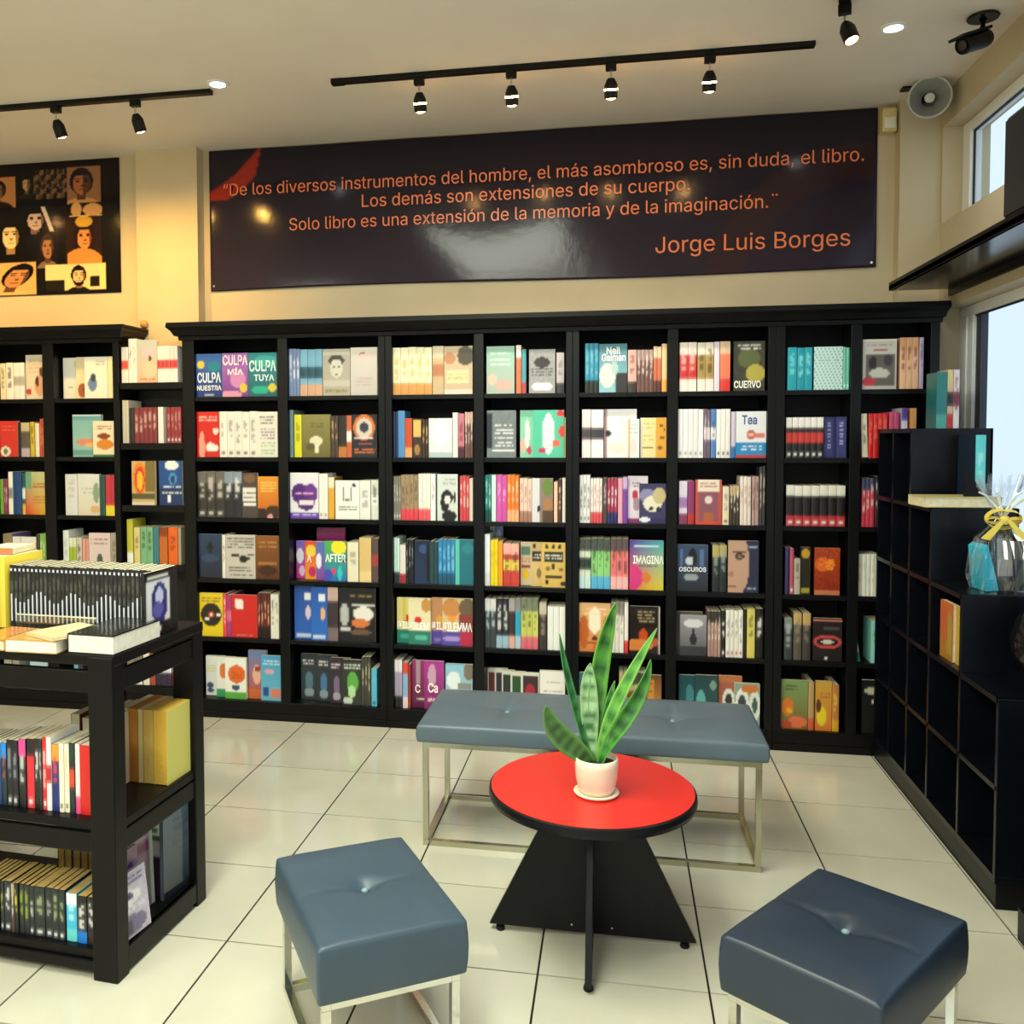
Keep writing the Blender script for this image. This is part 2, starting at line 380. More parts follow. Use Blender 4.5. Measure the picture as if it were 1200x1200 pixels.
CELLS = [
 ('1.1', 1.664, [
  ('F',-2.134,-1.9922,0.222,'b2b4f9c;g3a6bb8,1c2f78;E.18,.25,.14,.1,e8c93a;E.7,.3,.25,.12,1f7f9a;TCULPA,.5,.55,.24,.92,e8f0f6;TNUESTRA,.5,.79,.12,.96,eef2f6;R.3,.94,.7,.97,b8c8e0','blue novel titled CULPA NUESTRA',0,0),
  ('F',-1.9901,-1.849,0.223,'gb070c4,7a3a98;E.6,.6,.3,.2,d08ac0;E.82,.8,.15,.11,e2c445;E.35,.95,.4,.1,e09ab8;TCULPA,.5,.16,.24,.96,f6e6f0;TMÍA,.5,.43,.17,.6,f6eaf4','purple and pink novel titled CULPA MÍA',0,0),
  ('F',-1.847,-1.6946,0.222,'g1d8b92,14606e;E.6,.2,.4,.15,38a8a8;E.4,.85,.3,.1,1fae92;E.84,.8,.14,.1,d8c83a;TCULPA,.5,.3,.26,.96,d8f2ee;TTUYA,.55,.57,.15,.72,e8f4f2','teal novel titled CULPA TUYA',0,0),
 ]),
 ('1.2', 1.354, [
  ('F',-2.134,-2.0106,0.234,'bd6201f;L.1,.08,.9,.2,2,f4c8c0;E.22,.78,.13,.35,f0a090;E.85,.42,.14,.07,f2d8d8;E.6,.78,.2,.1,f6ecec;E.8,.8,.16,.08,f6ecec','red novel with pale hearts and a pink hand',0,0),
  ('S',-2.0076,-1.8056,0.235,5,'eeeae0','k=888;d=555','white'),
  ('F',-1.8056,-1.693,0.232,'be9e6dc;L.15,.1,.8,.28,3,3c3c3c;L.2,.34,.85,.6,4,8a5a90;L.2,.65,.85,.95,4,9ab070','white novel with green and violet lettering',0,0),
 ]),
 ('1.3', 1.042, [
  ('S',-2.134,-1.9865,0.236,3,'332e2b','t=6c6660;k=d8d0c8;d=ccc','glossy dark grey'),
  ('S',-1.9865,-1.8901,0.236,2,'22262e','k=f2f2f2;t=8a98a8','black-and-white'),
  ('F',-1.8901,-1.8065,0.232,'b4c423e;R.05,.35,.9,.62,e8e4de;L.1,.38,.9,.6,2,3a3030;R.1,.66,.9,.74,efeae4;E.5,.12,.4,.1,7a5a40','dark novel with heavy white lettering',0,0),
  ('F',-1.8047,-1.6927,0.213,'ge8982a,c85a18;L.12,.1,.9,.4,4,f4cc70;E.2,.92,.35,.16,30201c;E.75,.85,.4,.16,3c2418;E.6,.97,.15,.06,e0a0a0','orange sunset novel with dark hills',0,0),
 ]),
 ('1.4', 0.726, [
  ('F',-2.134,-2.0063,0.228,'g263e60,141c34;E.5,.3,.12,.12,0e1420;E.5,.55,.4,.08,2c4468','navy hardback with a tiny dark figure',0,0),
  ('S',-2.0033,-1.9849,0.225,1,'e8e0d8','k=444','thin white'),
  ('F',-1.9829,-1.8205,0.226,'bc9c2b8;L.05,.05,.95,.3,4,2c2826;L.1,.7,.95,.95,3,2c2826;R.2,.42,.45,.5,241f1e;R.45,.5,.8,.58,241f1e;E.6,.55,.14,.1,241f1e;E.85,.45,.1,.03,241f1e','cream novel scribbled over with black strokes',0,0),
  ('F',-1.8185,-1.6931,0.224,'g8c5424,5a3016;L.15,.1,.9,.3,2,c89050;R.1,.6,.9,.66,a87038;E.5,.8,.4,.12,3c200e','rust brown novel with pale stripe',0,0),
 ]),
 ('1.5', 0.42, [
  ('F',-2.134,-2.0035,0.225,'be6c61c;L.08,.1,.9,.22,2,5a4a20;E.5,.5,.44,.27,1c1816;E.3,.6,.1,.05,e8e0d8;E.82,.5,.09,.04,e8e0d8;E.5,.5,.14,.08,c8402c;E.5,.5,.06,.035,f0ece4','yellow novel with a black vinyl record',0,0),
  ('S',-2.0036,-1.9851,0.223,1,'e04848','k=f0d0d0','thin red'),
  ('S',-1.9842,-1.9565,0.218,1,'a83878','m=d86888','magenta'),
  ('F',-1.9555,-1.8142,0.221,'bcf2420;R.12,.1,.4,.3,e8dcdc;R.2,.14,.46,.34,f2eae8;L.2,.92,.8,.96,1,e08078','plain red novel with a tipped white square',0,0),
  ('S',-1.8121,-1.7446,0.234,4,'5c2624','k=e8a080;b=201010','dark red'),
  ('S',-1.7416,-1.6965,0.231,2,'ece8dc','k=666','tall white'),
 ]),
 ('1.6', 0.095, [
  ('F',-2.1241,-2.0568,0.209,'be8e8e2;L.1,.2,.8,.4,3,d8c830;E.35,.75,.3,.08,40506c;E.4,.88,.3,.05,40506c','white cookbook with yellow lettering',2,0.1035),
  ('F',-2.0547,-1.998,0.212,'be6e8e2;E.7,.35,.4,.2,e07838;R0,.8,1,1,3a9a68','white book with half an orange disc',1,0.1029),
  ('F',-1.9959,-1.8792,0.216,'beeeee6;E.55,.4,.42,.22,e0682a;L.3,.3,.8,.5,3,c04818;E.5,.72,.2,.07,33506a;R0,.82,1,1,58a848','white book with an orange disc over green grass',0,0),
  ('F',-1.8768,-1.8006,0.254,'g6a80b0,c4522e;E.6,.5,.3,.2,e8b098;R.5,.35,.85,.42,a04030;R0,.8,1,1,d06838','blue and rust book with a comic face',1,0.1014),
  ('F',-1.7979,-1.685,0.234,'g4a98c8,68b4cc;L.1,.06,.9,.22,2,c8e8f0;E.4,.35,.25,.05,d8a0b0;R.1,.7,.35,.9,284a90;R.45,.75,.95,.92,d0806a','light blue book with a small house',0,0),
 ]),
 ('2.1', 1.664, [
  ('S',-1.629,-1.5712,0.238,3,'7488b4','k=e8ecf4','blue and white striped'),
  ('S',-1.5693,-1.4522,0.236,3,'7cb4d4','m=1c4c60;b=d8a888','sky blue and peach'),
  ('F',-1.4503,-1.3075,0.233,'bb4ac9c;E.5,.25,.3,.12,3a3430;E.5,.42,.22,.2,d8d0c4;R.38,.38,.46,.41,2c2826;R.56,.38,.64,.41,2c2826;R.44,.52,.56,.54,5a4040;R0,.68,1,.8,c8c0b2;L.1,.84,.9,.95,2,8a8040;R0,.05,1,.12,cfc8bc','silver novel with a dark-haired portrait',0,0),
  ('F',-1.3055,-1.1673,0.238,'gdad2c8,c8c0b8;E.45,.15,.14,.05,c85a50;E.6,.2,.3,.08,e4c8c0;L.2,.6,.8,.8,3,c0a0a0','pale grey novel with a red mark',0,0),
 ]),
 ('2.2', 1.354, [
  ('S',-1.629,-1.6098,0.24,1,'708890','-','tall slate grey'),
  ('S',-1.6041,-1.5648,0.216,1,'dcd822','k=908c20','bright yellow'),
  ('F',-1.5628,-1.4144,0.216,'g8c8444,6c6430;L.3,.2,.8,.3,2,5c5628;E.5,.62,.22,.12,e0dcb8;R.45,.7,.6,.9,e8e4c0;E.3,.75,.15,.1,5a5428','olive novel with a pale bird',0,0),
  ('S',-1.4105,-1.3728,0.21,2,'4a3a34','k=c8a070','brown'),
  ('S',-1.3718,-1.3293,0.21,1,'241c18','b=c07838','black and amber'),
  ('S',-1.3283,-1.3014,0.21,1,'c86038','m=f0e4dc','orange-backed'),
  ('F',-1.3004,-1.1741,0.214,'b2a2422;E.5,.3,.44,.3,d87828;E.5,.32,.33,.24,d8c8b8;E.5,.3,.2,.12,3a3a44;L.1,.5,.9,.6,1,f0ece8;R.25,.66,.8,.69,a84848;L.08,.8,.95,.93,2,e07830','black novel with an orange ring',0,0),
 ]),
 ('2.3', 1.042, [
  ('F',-1.629,-1.4774,0.233,'be8e4ec;E.35,.45,.3,.22,4c1c78;E.72,.45,.25,.22,6a2c90;E.55,.68,.3,.14,4c1c78;L.2,.4,.8,.52,1,f0b8c8;R.3,.6,.8,.7,f2dce6;R0,.86,1,1,6a40b0;L.1,.88,.9,.97,1,d8d0f0','white novel with a purple heart splash',0,0),
  ('S',-1.4755,-1.4286,0.229,2,'f0ece4','d=888','ivory'),
  ('S',-1.4269,-1.3947,0.211,1,'dca438','t=e8e0c8','golden'),
  ('F',-1.39,-1.2644,0.195,'bf2f0ea;E.78,.12,.08,.05,30304c;E.35,.35,.03,.2,444;E.65,.35,.03,.2,444;E.5,.5,.2,.02,777;L.15,.66,.9,.76,2,444','white book with a thin line drawing',0,0),
  ('S',-1.2634,-1.2059,0.196,1,'f0eee8','k=999','thick white'),
  ('S',-1.203,-1.1657,0.198,1,'dcdcd4','m=f4f4f0;k=444','grey-banded white'),
 ]),
 ('2.4', 0.726, [
  ('F',-1.549,-1.3941,0.253,'gd04890,4828a0;E.5,.6,.4,.3,8030a0','magenta book standing behind the row',3,0),
  ('F',-1.6238,-1.5743,0.194,'g7868c8,c83c90;E.4,.4,.4,.2,e8e4f4;E.6,.8,.3,.15,e8c0e0','violet and white novel',3,0.0792),
  ('F',-1.5693,-1.5052,0.195,'ge84838,f09828;E.5,.25,.4,.16,f8d848;TA,.35,.45,.2,.4,fff;E.6,.8,.3,.14,c82860','red and yellow novel',2,0.0788),
  ('F',-1.5023,-1.4532,0.196,'g5878c8,8848a8;E.3,.5,.3,.2,e8e8f8','blue violet novel with white blot',1,0.0784),
  ('F',-1.4492,-1.3343,0.203,'g50b048,2870b8;E.65,.15,.35,.18,f0e030;E.15,.85,.2,.15,4050b8;TAFTER,.5,.42,.2,.94,f6fff4;E.4,.75,.1,.08,d84060;E.7,.8,.1,.2,30c8c0','green and blue novel titled AFTER',0,0),
  ('S',-1.3295,-1.2714,0.2,1,'e8e0c8','m=e8e0c8;k=888','thick cream'),
  ('S',-1.2664,-1.2039,0.224,1,'dcbc7c','b=e8cc90','thick tan'),
  ('S',-1.2011,-1.1676,0.22,1,'5c4a48','m=a84040','grey and red'),
 ]),
 ('2.5', 0.42, [
  ('F',-1.621,-1.5239,0.275,'g2a4ea0,2c64c0;R.55,.15,.9,.25,e8ecf4;E.75,.5,.15,.12,e0c8d8;R.1,.9,.9,.97,c8d4f0','blue boxed novel',1,0.1089),
  ('F',-1.522,-1.4414,0.275,'g2a58b0,2c6cc8;R.5,.15,.9,.25,e8ecf4;E.75,.5,.15,.12,e8b070;R.1,.9,.9,.97,c8d4f0','lighter blue boxed novel',0,0.0855),
  ('S',-1.4355,-1.3798,0.275,1,'3c3034','t=c8a8a0;b=78686c','thick plum black'),
  ('F',-1.3769,-1.1863,0.275,'b1a1a1e;E.16,.5,.12,.2,b8b8b8;L.3,.1,.95,.2,1,a89058;R.38,.3,.98,.34,d0d0d0;E.68,.48,.28,.14,e8e4dc;E.6,.65,.25,.08,d87840;E.6,.82,.3,.05,6a5040;R.05,.72,.3,.8,c8c8c8','black boxed fantasy edition with white dragon shape',0,0),
 ]),
 ('2.6', 0.095, [
  ('F',-1.6051,-1.5157,0.237,'b333a44;L.1,.1,.8,.26,2,e8e8e4;E.5,.6,.25,.2,58788c;E.5,.85,.3,.1,90a0a8','dark blue fantasy novel',3,0.1091),
  ('F',-1.5108,-1.4368,0.24,'b2c343c;L.1,.1,.8,.26,2,e8e8e4;E.5,.6,.25,.2,4878a0;E.5,.85,.3,.1,8c9ca8','dark teal fantasy novel',2,0.1083),
  ('F',-1.432,-1.3634,0.234,'b342c38;L.1,.1,.8,.26,2,e8dce4;E.5,.6,.25,.2,7a6888;E.5,.85,.3,.1,a8a0b0','dark mauve fantasy novel',1,0.1076),
  ('F',-1.3605,-1.2612,0.233,'b303830;L.1,.08,.95,.24,2,f0f0ec;E.55,.5,.3,.24,60a848;E.5,.7,.2,.14,b8dca8;E.3,.9,.25,.08,c8d0c8','dark novel with a green glow',0,0),
  ('S',-1.2592,-1.2108,0.251,3,'40403c','k=b8b090','black'),
  ('S',-1.2083,-1.1794,0.191,1,'60b8dc','d=234','light blue'),
 ]),
 ('3.1', 1.664, [
  ('S',-1.087,-0.8901,0.234,5,'f0e8c4','b=d89850;k=c8b058','cream'),
  ('S',-0.8873,-0.8318,0.236,1,'c8ac84','t=d8c8a8;m=b87850','tan'),
  ('F',-0.83,-0.6879,0.234,'bc8b090;E.75,.2,.28,.2,4a4030;E.2,.25,.2,.12,b88058;R.1,.5,.88,.78,ecd8a8;L.15,.55,.8,.72,3,c8a868;R0,.9,1,1,d8d0c0','tan novel with a dark tree and cream label',0,0),
 ]),
 ('3.2', 1.354, [
  ('S',-1.087,-1.0645,0.227,2,'2a3258','-','navy'),
  ('S',-1.0635,-1.0286,0.231,1,'5090cc','-','sky blue'),
  ('S',-1.0279,-0.9913,0.194,1,'c84c24','b=e0a060','burnt orange'),
  ('F',-0.9894,-0.9426,0.191,'b38261a;R.1,.03,.9,.45,e8b860;E.5,.8,.3,.15,a87840','brown book with a golden top',0,0),
  ('S',-0.9408,-0.91,0.189,2,'3c2c22','k=c8a068','dark brown'),
  ('F',-0.9072,-0.7895,0.193,'bdfe5e8;N1;E.5,.4,.35,.3,f2f6f8;R0,.85,1,1,b8c8c8','shrink-wrapped plain white book',0,0),
  ('S',-0.7876,-0.7618,0.22,1,'f0ece0','-','cream'),
  ('S',-0.76,-0.7297,0.215,1,'c87888','k=802838;b=4a2030','rose'),
  ('S',-0.7269,-0.6867,0.224,3,'70504a','t=d8b0a8;k=e8d8d0','brown-pink'),
 ]),
 ('3.3', 1.042, [
  ('S',-1.087,-1.0501,0.219,3,'88837a','k=d8d4cc;d=eee','stone grey'),
  ('S',-1.0491,-0.9625,0.225,4,'a48c6c','b=e04050;k=5a4030','tan with red foot'),
  ('S',-0.9606,-0.9008,0.232,3,'f2eee6','b=e85860','white with red foot'),
  ('S',-0.8999,-0.8738,0.23,1,'f4f2ec','k=777','plain white'),
  ('F',-0.871,-0.7626,0.23,'bd4dad6;R0,0,.04,1,181818;E.5,.5,.28,.16,141214;E.4,.62,.2,.2,141214;E.52,.55,.14,.1,e8e4e0;E.6,.9,.35,.12,141214;L.3,.1,.9,.24,3,98a09c;E.85,.5,.06,.12,302828','pale grey novel with a black silhouette of a woman',0,0),
  ('S',-0.7534,-0.7056,0.221,3,'d44850','k=f4c8c8','coral red'),
  ('S',-0.7047,-0.6873,0.21,1,'f0d8cc','-','thin pink'),
 ]),
 ('3.4', 0.726, [
  ('S',-1.087,-1.0583,0.227,2,'c8e4e0','b=283038','pale aqua'),
  ('S',-1.0576,-1.0273,0.191,1,'e8e0dc','b=a02838','white and crimson'),
  ('S',-1.0262,-0.9865,0.219,3,'1e2228','k=888','charcoal'),
  ('F',-0.9828,-0.9077,0.216,'g15203c,1c3458;E.6,.2,.3,.1,304c80;R.8,.1,1,.95,0c0e14','midnight blue book',0,0),
  ('S',-0.9058,-0.8647,0.212,2,'24424e','-','dark petrol'),
  ('S',-0.8628,-0.7773,0.222,4,'2c84bc','k=88c8e8;b=205878','bright blue'),
  ('F',-0.7764,-0.6851,0.224,'b1e6e80;R0,0,.22,1,58c0b0;E.7,.2,.3,.12,2a8490','teal book with mint edge',0,0),
 ]),
 ('3.5', 0.42, [
  ('F',-1.079,-1.0144,0.229,'be4d88c;R0,.7,1,1,2c8070;E.7,.45,.25,.09,d83828;R.4,0,.7,.5,e0c860;TDIL,.5,.6,.16,.9,fff;E.6,.85,.4,.06,48a890','yellow and green novel titled DIL...',1,0.1043),
  ('F',-1.0144,-0.9069,0.232,'be8dcb4;E.85,.15,.25,.14,c89048;R0,.7,1,1,2c7c6c;E.45,.47,.18,.08,d82c28;TDILEM,.5,.6,.16,.94,fff;E.6,.85,.3,.06,58b8a0','cream and green novel titled DILEM...',0,0.1131),
  ('F',-0.9022,-0.8433,0.233,'bc89068;R0,.7,1,1,5848a0;E.7,.47,.3,.09,e8a848;TDIL,.5,.6,.16,.9,fff;E.5,.9,.3,.05,8078c0','tan and violet novel titled DIL...',1,0.1028),
  ('F',-0.8423,-0.6902,0.236,'bd8c08c;E.3,.2,.3,.2,c88848;E.85,.2,.3,.2,6a5840;R.55,.35,1,.7,8c3838;E.33,.42,.15,.07,f0983c;R0,.7,.6,1,5848a0;R.6,.7,1,1,b82848;E.3,.85,.3,.05,a890d8;TDILEMMA,.5,.6,.19,.96,fff','crimson and violet novel titled DILEMMA',0,0),
 ]),
 ('3.6', 0.095, [
  ('S',-1.087,-1.0473,0.244,2,'a89cb8','t=e8e0e8;b=181820','lilac'),
  ('S',-1.0454,-1.0188,0.231,1,'88b4e0','t=d84838;b=e8d0d8','light blue and red'),
  ('S',-1.0179,-1.0046,0.223,1,'9c3222','-','brick red'),
  ('F',-1.0036,-0.9364,0.239,'g983470,5c1c40;R.3,0,.6,.5,b090a0;TC,.45,.6,.18,.4,fff4e8;L.3,.78,.95,.88,1,f8e8e0','maroon book with a white initial',1,0.0945),
  ('F',-0.9355,-0.8349,0.244,'gb43898,7c2468;E.4,.3,.2,.25,c8a0b8;TCa,.45,.55,.2,.5,fff4e8;L.2,.74,.9,.86,2,f8e8e0','bright magenta book with white letters',0,0),
  ('F',-0.8275,-0.6908,0.234,'g8cc4e0,b0b8b8;E.3,.35,.25,.2,e4f0f6;R.45,.4,.95,.55,888c88;L.1,.66,.95,.74,1,5c5c5c;E.85,.15,.18,.2,7c7464','pale blue book with a misty city',0,0),
 ]),
 ('4.1', 1.664, [
  ('F',-0.6198,-0.4829,0.229,'g90bcac,a8b4a8;L.15,.1,.85,.45,3,d8e8e0;E.2,.7,.16,.12,e0b8a8;E.6,.82,.3,.12,c8a89c','mint novel with a curled figure',0,0),
  ('S',-0.4757,-0.4507,0.232,1,'e4704c','t=f0e8e0','orange with white head'),
  ('S',-0.4489,-0.4266,0.212,1,'4c98a8','b=b04850','turquoise'),
  ('F',-0.4132,-0.2875,0.21,'b9c9c9e;N1;E.5,.3,.3,.12,3a3a3c;L.1,.4,.9,.6,3,282828;E.5,.85,.4,.1,ececec','silver shrink-wrapped book with black lettering',0,0),
  ('S',-0.2822,-0.2452,0.193,1,'b8b0b8','b=303038;k=777','lavender grey'),
 ]),
 ('4.2', 1.354, [
  ('F',-0.6183,-0.4757,0.229,'b788084;N1;L.25,.28,.9,.8,6,e8ecec;R0,.05,.2,.8,303438;R.2,.82,.95,.88,eeeeee','shrink-wrapped black and silver book',0,0),
  ('F',-0.4586,-0.3952,0.229,'b84ccac;E.55,.5,.2,.3,e0ece4;E.2,.75,.2,.15,e8b0a0;E.7,.85,.2,.08,c83858','mint floral book with one pale oval',1,0.1071),
  ('F',-0.3943,-0.2446,0.229,'b58c0a0;E.5,.5,.2,.42,eaf2ee;L.4,.2,.62,.8,6,b0c8c0;E.9,.08,.15,.07,d83838;E.95,.45,.12,.12,d84840;E.75,.7,.12,.08,e06850;E.3,.85,.12,.06,c83858','green floral book with a large white oval',0,0),
  ('S',-0.2428,-0.237,0.193,1,'f0e090','-','thin pale yellow'),
 ]),
 ('4.3', 1.042, [
  ('S',-0.6278,-0.5959,0.227,2,'2a827e','k=a8d8d0;b=184c48','deep teal'),
  ('S',-0.595,-0.5732,0.227,1,'d8f0ec','-','pale aqua'),
  ('S',-0.5705,-0.5198,0.227,2,'d454ac','k=f0b0dc','hot pink'),
  ('S',-0.5189,-0.4612,0.228,3,'ea7c2a','k=f8d0a0;b=f0b080','orange'),
  ('S',-0.4576,-0.3993,0.212,3,'e8c8b8','b=a87868;k=b08878','peach'),
  ('F',-0.3984,-0.2969,0.212,'b8c7c70;R0,0,.35,1,dcd8dc;E.75,.2,.25,.2,6c8438;E.75,.6,.2,.15,b07848;R.5,.75,1,1,5c4430;TD,.35,.7,.16,.2,3c3448','grey novel with a green potted plant',0,0),
  ('S',-0.2925,-0.2747,0.195,1,'f0c8a8','-','apricot'),
  ('S',-0.2721,-0.2562,0.208,1,'543434','k=e8c0b0','dark maroon'),
  ('S',-0.2527,-0.237,0.213,1,'f0ece0','-','ivory'),
 ]),
 ('4.4', 0.726, [
  ('F',-0.629,-0.5616,0.275,'g90a8e8,2848a0;R0,0,.4,1,e8ecf8;E.7,.15,.2,.08,e0e8f8','tall blue and white book standing behind',3,0),
  ('S',-0.629,-0.6026,0.253,1,'e8ecf6','b=d8d8e8','white'),
  ('S',-0.6008,-0.5644,0.227,2,'f0d820','k=c8a820','lemon yellow'),
  ('S',-0.5635,-0.5408,0.218,1,'ee9c28','-','amber'),
  ('S',-0.5389,-0.4611,0.21,2,'c84038','m=e8c850;t=f0b0a0;k=302020','red comic'),
  ('F',-0.4584,-0.4071,0.212,'bd8c8a8;R.1,.1,.9,.3,5a8878;L.1,.35,.9,.5,2,d84040;E.5,.75,.35,.14,e8c020;R.1,.55,.9,.6,a03030','cream book with a yellow blob',2,0.0809),
  ('F',-0.4044,-0.3507,0.214,'bd8b878;E.3,.08,.12,.06,302418;R.1,.2,.95,.42,20201c;L.15,.24,.9,.38,2,f0e8d8;E.7,.7,.2,.12,8a7040','kraft-coloured book with half a black label',1,0.0983),
  ('F',-0.3489,-0.237,0.216,'bdab65c;E.2,.09,.08,.05,302418;E.48,.09,.08,.05,302418;E.76,.09,.08,.05,302418;R.1,.2,.9,.42,1c1c1a;L.15,.24,.85,.38,2,f4ecd8;R.4,.48,.55,.6,3c3020;E.25,.58,.1,.05,806830;E.8,.6,.1,.05,806830;R.15,.74,.85,.79,302818;E.2,.88,.08,.05,302418;E.9,.92,.12,.06,282018','kraft-coloured book with a full black label',0,0),
 ]),
 ('4.5', 0.42, [
  ('S',-0.629,-0.5737,0.241,2,'3c4248','t=d8d8d8;k=b8c8d0','steel grey'),
  ('S',-0.5728,-0.5118,0.243,2,'20242a','k=e8e8e8;b=98b8c8','black and white'),
  ('S',-0.5109,-0.48,0.244,1,'3a2c30','t=a8a0a0;b=d8a8a0','dark rose'),
  ('S',-0.4791,-0.452,0.245,1,'2ca0c8','t=888;b=a8c8d0','cyan'),
  ('S',-0.4511,-0.3674,0.247,3,'c8cc68','t=788068;b=d86878;k=404830','lime green'),
  ('S',-0.3629,-0.3271,0.229,1,'3a3430','t=c8bca8;k=988878','brown-black'),
  ('S',-0.3226,-0.237,0.213,3,'f0f0ec','-','plain white'),
 ]),
 ('4.6', 0.095, [
  ('F',-0.629,-0.5895,0.199,'be0dcd0;R.15,.1,.95,.75,6c2c34;R.15,.75,.95,1,284848','small cream-framed red book',4,0.0624),
  ('F',-0.5886,-0.552,0.205,'be0dcd0;R.15,.1,.95,.75,302c34;R.15,.75,.95,1,2c5868','small cream-framed black book',3,0.064),
  ('F',-0.5511,-0.5046,0.203,'be0dcd0;R.15,.1,.95,.6,2c3834;R.15,.6,.95,1,588090','small cream-framed slate book',2,0.0638),
  ('F',-0.5036,-0.451,0.204,'be0dcd0;R.15,.1,.95,.6,2c5434;R.15,.6,.95,1,58a048','small cream-framed green book',1,0.0726),
  ('F',-0.4501,-0.3625,0.207,'be0dcd0;R.08,.08,.95,1,3a2c30;E.5,.5,.3,.25,a82838;R.08,.75,.95,1,2c6878','small cream-framed book with a red flower',0,0),
  ('F',-0.3598,-0.237,0.221,'bf0ece8;L.25,.2,.8,.3,1,b8a8a8;L.15,.4,.9,.6,2,a8a0a0;L.3,.7,.8,.85,1,a8b8b0','small white landscape book',0,0),
 ]),
 ('5.1', 1.664, [
  ('S',-0.1462,-0.082,0.233,3,'2c8cae','b=202420;k=78b8cc','dark cyan'),
  ('F',-0.0802,0.0505,0.229,'g3c7c90,8cc0cc;E.3,.65,.28,.25,d8dcd4;R.6,.6,1,1,2c2c2c;E.55,.5,.12,.15,a8c4c8;TNeil,.5,.14,.16,.5,f0f0ec;TGaiman,.52,.28,.16,.86,f0f0ec','blue-grey novel with large white author name',0,0),
  ('S',0.0533,0.0934,0.199,1,'d0a8a0','k=8a3838;b=382c2c','dusty pink'),
  ('S',0.0951,0.1707,0.198,4,'6c4c48','k=e0c8c0;t=a8908c','maroon'),
  ('S',0.1714,0.2078,0.214,2,'c86c4c','t=e8c8a8;b=583028','terracotta'),
  ('S',0.2094,0.233,0.224,1,'ecc894','b=e8a850','pale gold'),
 ]),
 ('5.2', 1.354, [
  ('S',-0.16,-0.1172,0.23,1,'f0e4e6','m=4a4048','pink-white with a dark loop'),
  ('S',-0.1155,-0.0582,0.229,1,'f2e6ea','m=3a3440','thick blush'),
  ('F',-0.0565,0.0966,0.231,'bf2eef0;R0,0,.08,1,b08c90;E.12,.5,.1,.06,28242c;E.7,.3,.25,.15,f8e8ec;E.4,.8,.25,.12,f4e0d8','blush white novel',1,0),
  ('F',0.0566,0.1089,0.183,'be0ece8;L.2,.1,.9,.4,3,90b8c0;E.5,.7,.3,.2,e8d8d8;R0,0,.2,1,d8b888','small pale aqua book',0,0),
  ('F',0.1131,0.1846,0.189,'be8dca0;R0,0,.3,1,e8e0c8;E.5,.75,.35,.03,806040;L.2,.1,.9,.3,2,b8a868;L.2,.4,.9,.6,2,c8b070','pale yellow doodled book',1,0.102),
  ('F',0.1854,0.233,0.189,'be2a434;E.5,.2,.2,.04,806020;E.6,.5,.25,.04,806020;E.4,.75,.3,.04,806020;E.8,.3,.06,.05,704c18','mustard yellow doodled book',0,0),
 ]),
 ('5.3', 1.042, [
  ('S',-0.1704,-0.1196,0.229,3,'e4e4e4','k=445;d=444','cool white'),
  ('S',-0.1178,-0.0629,0.214,4,'f0e4e0','b=e05058;k=b88','white with red foot'),
  ('S',-0.0603,-0.0404,0.214,1,'504044','k=c8b8b8','grey-brown'),
  ('S',-0.0395,0.009,0.214,3,'a83450','k=e8e0f0;b=283068','crimson and blue'),
  ('S',0.0107,0.0323,0.214,1,'eca4bc','-','candy pink'),
  ('S',0.0331,0.0555,0.219,1,'7c44a4','t=c8a8d8','purple'),
  ('F',0.0563,0.1266,0.224,'be8dce8;E.5,.4,.2,.1,c02848;E.6,.6,.25,.15,a890a0;L.3,.1,.9,.25,2,8a3868;R0,.9,1,1,8a3070','white and plum novel',1,0.0942),
  ('F',0.1097,0.233,0.189,'b383460;E.3,.3,.3,.18,8c88b0;E.5,.5,.35,.2,e8e0cc;E.75,.3,.25,.2,c8b888;E.45,.62,.08,.06,18142c;E.72,.64,.1,.07,18142c;R0,.88,1,1,30285c;E.2,.9,.2,.06,e8e8f4','indigo novel with cream blotches',0,0),
 ]),
 ('5.4', 0.726, [
  ('S',-0.171,-0.1159,0.239,2,'d8e0cc','t=484c48;m=283c30;b=c8e4e4','pale green'),
  ('S',-0.1142,-0.0244,0.241,3,'8ed07c','t=48504c;b=58b0dc;k=303c30','green and blue'),
  ('S',-0.0226,0.0604,0.242,3,'ec7c7c','t=584c4c;b=f4b8b8;k=402c2c','salmon'),
  ('F',0.0657,0.224,0.236,'q4a3ca0,30a8b0,e06a38,d8d030;E.1,.75,.3,.25,d83880;R.12,.1,.85,.13,c8e8f0;L.25,.5,.8,.54,1,2c6878;E.5,.75,.12,.12,d87830;TIMAGINA,.55,.39,.17,.9,f8fcf0','rainbow-coloured book titled IMAGINA',0,0),
 ]),
 ('5.5', 0.42, [
  ('F',-0.171,-0.0213,0.234,'ge8b47c,d8803c;E.5,.35,.2,.28,f8ecd0;L.2,.08,.85,.25,2,f0dcb8;E.15,.6,.15,.35,c06028;E.88,.6,.14,.35,c06028;R.25,.8,.8,.84,8c3c18;E.5,.72,.08,.06,5c2c14;R.45,.84,.6,1,c86830','golden orange book with a sunlit hall',0,0),
  ('S',-0.0195,0.0412,0.242,3,'e8e0d8','t=88847c;k=a09890','off-white'),
  ('S',0.043,0.062,0.243,1,'f2eae6','b=d83830','white with red block'),
  ('F',0.0673,0.2099,0.227,'b261e1c;L.25,.1,.8,.36,4,b0a078;E.45,.62,.14,.14,c84c1c;E.3,.82,.5,.12,d88040;E.85,.75,.14,.08,b85830;R.95,0,1,1,c8c0b8','black book with an orange fox',0,0),
 ]),
 ('5.6', 0.095, [
  ('F',-0.171,-0.1181,0.221,'b3a7470;L.2,.2,.8,.4,2,a8d0c8','teal book behind the plant',0,0),
  ('S',-0.1163,-0.0566,0.227,2,'587870','t=c8c8b8','grey-green'),
  ('S',0.0195,0.0603,0.228,2,'b8a078','b=383028','khaki'),
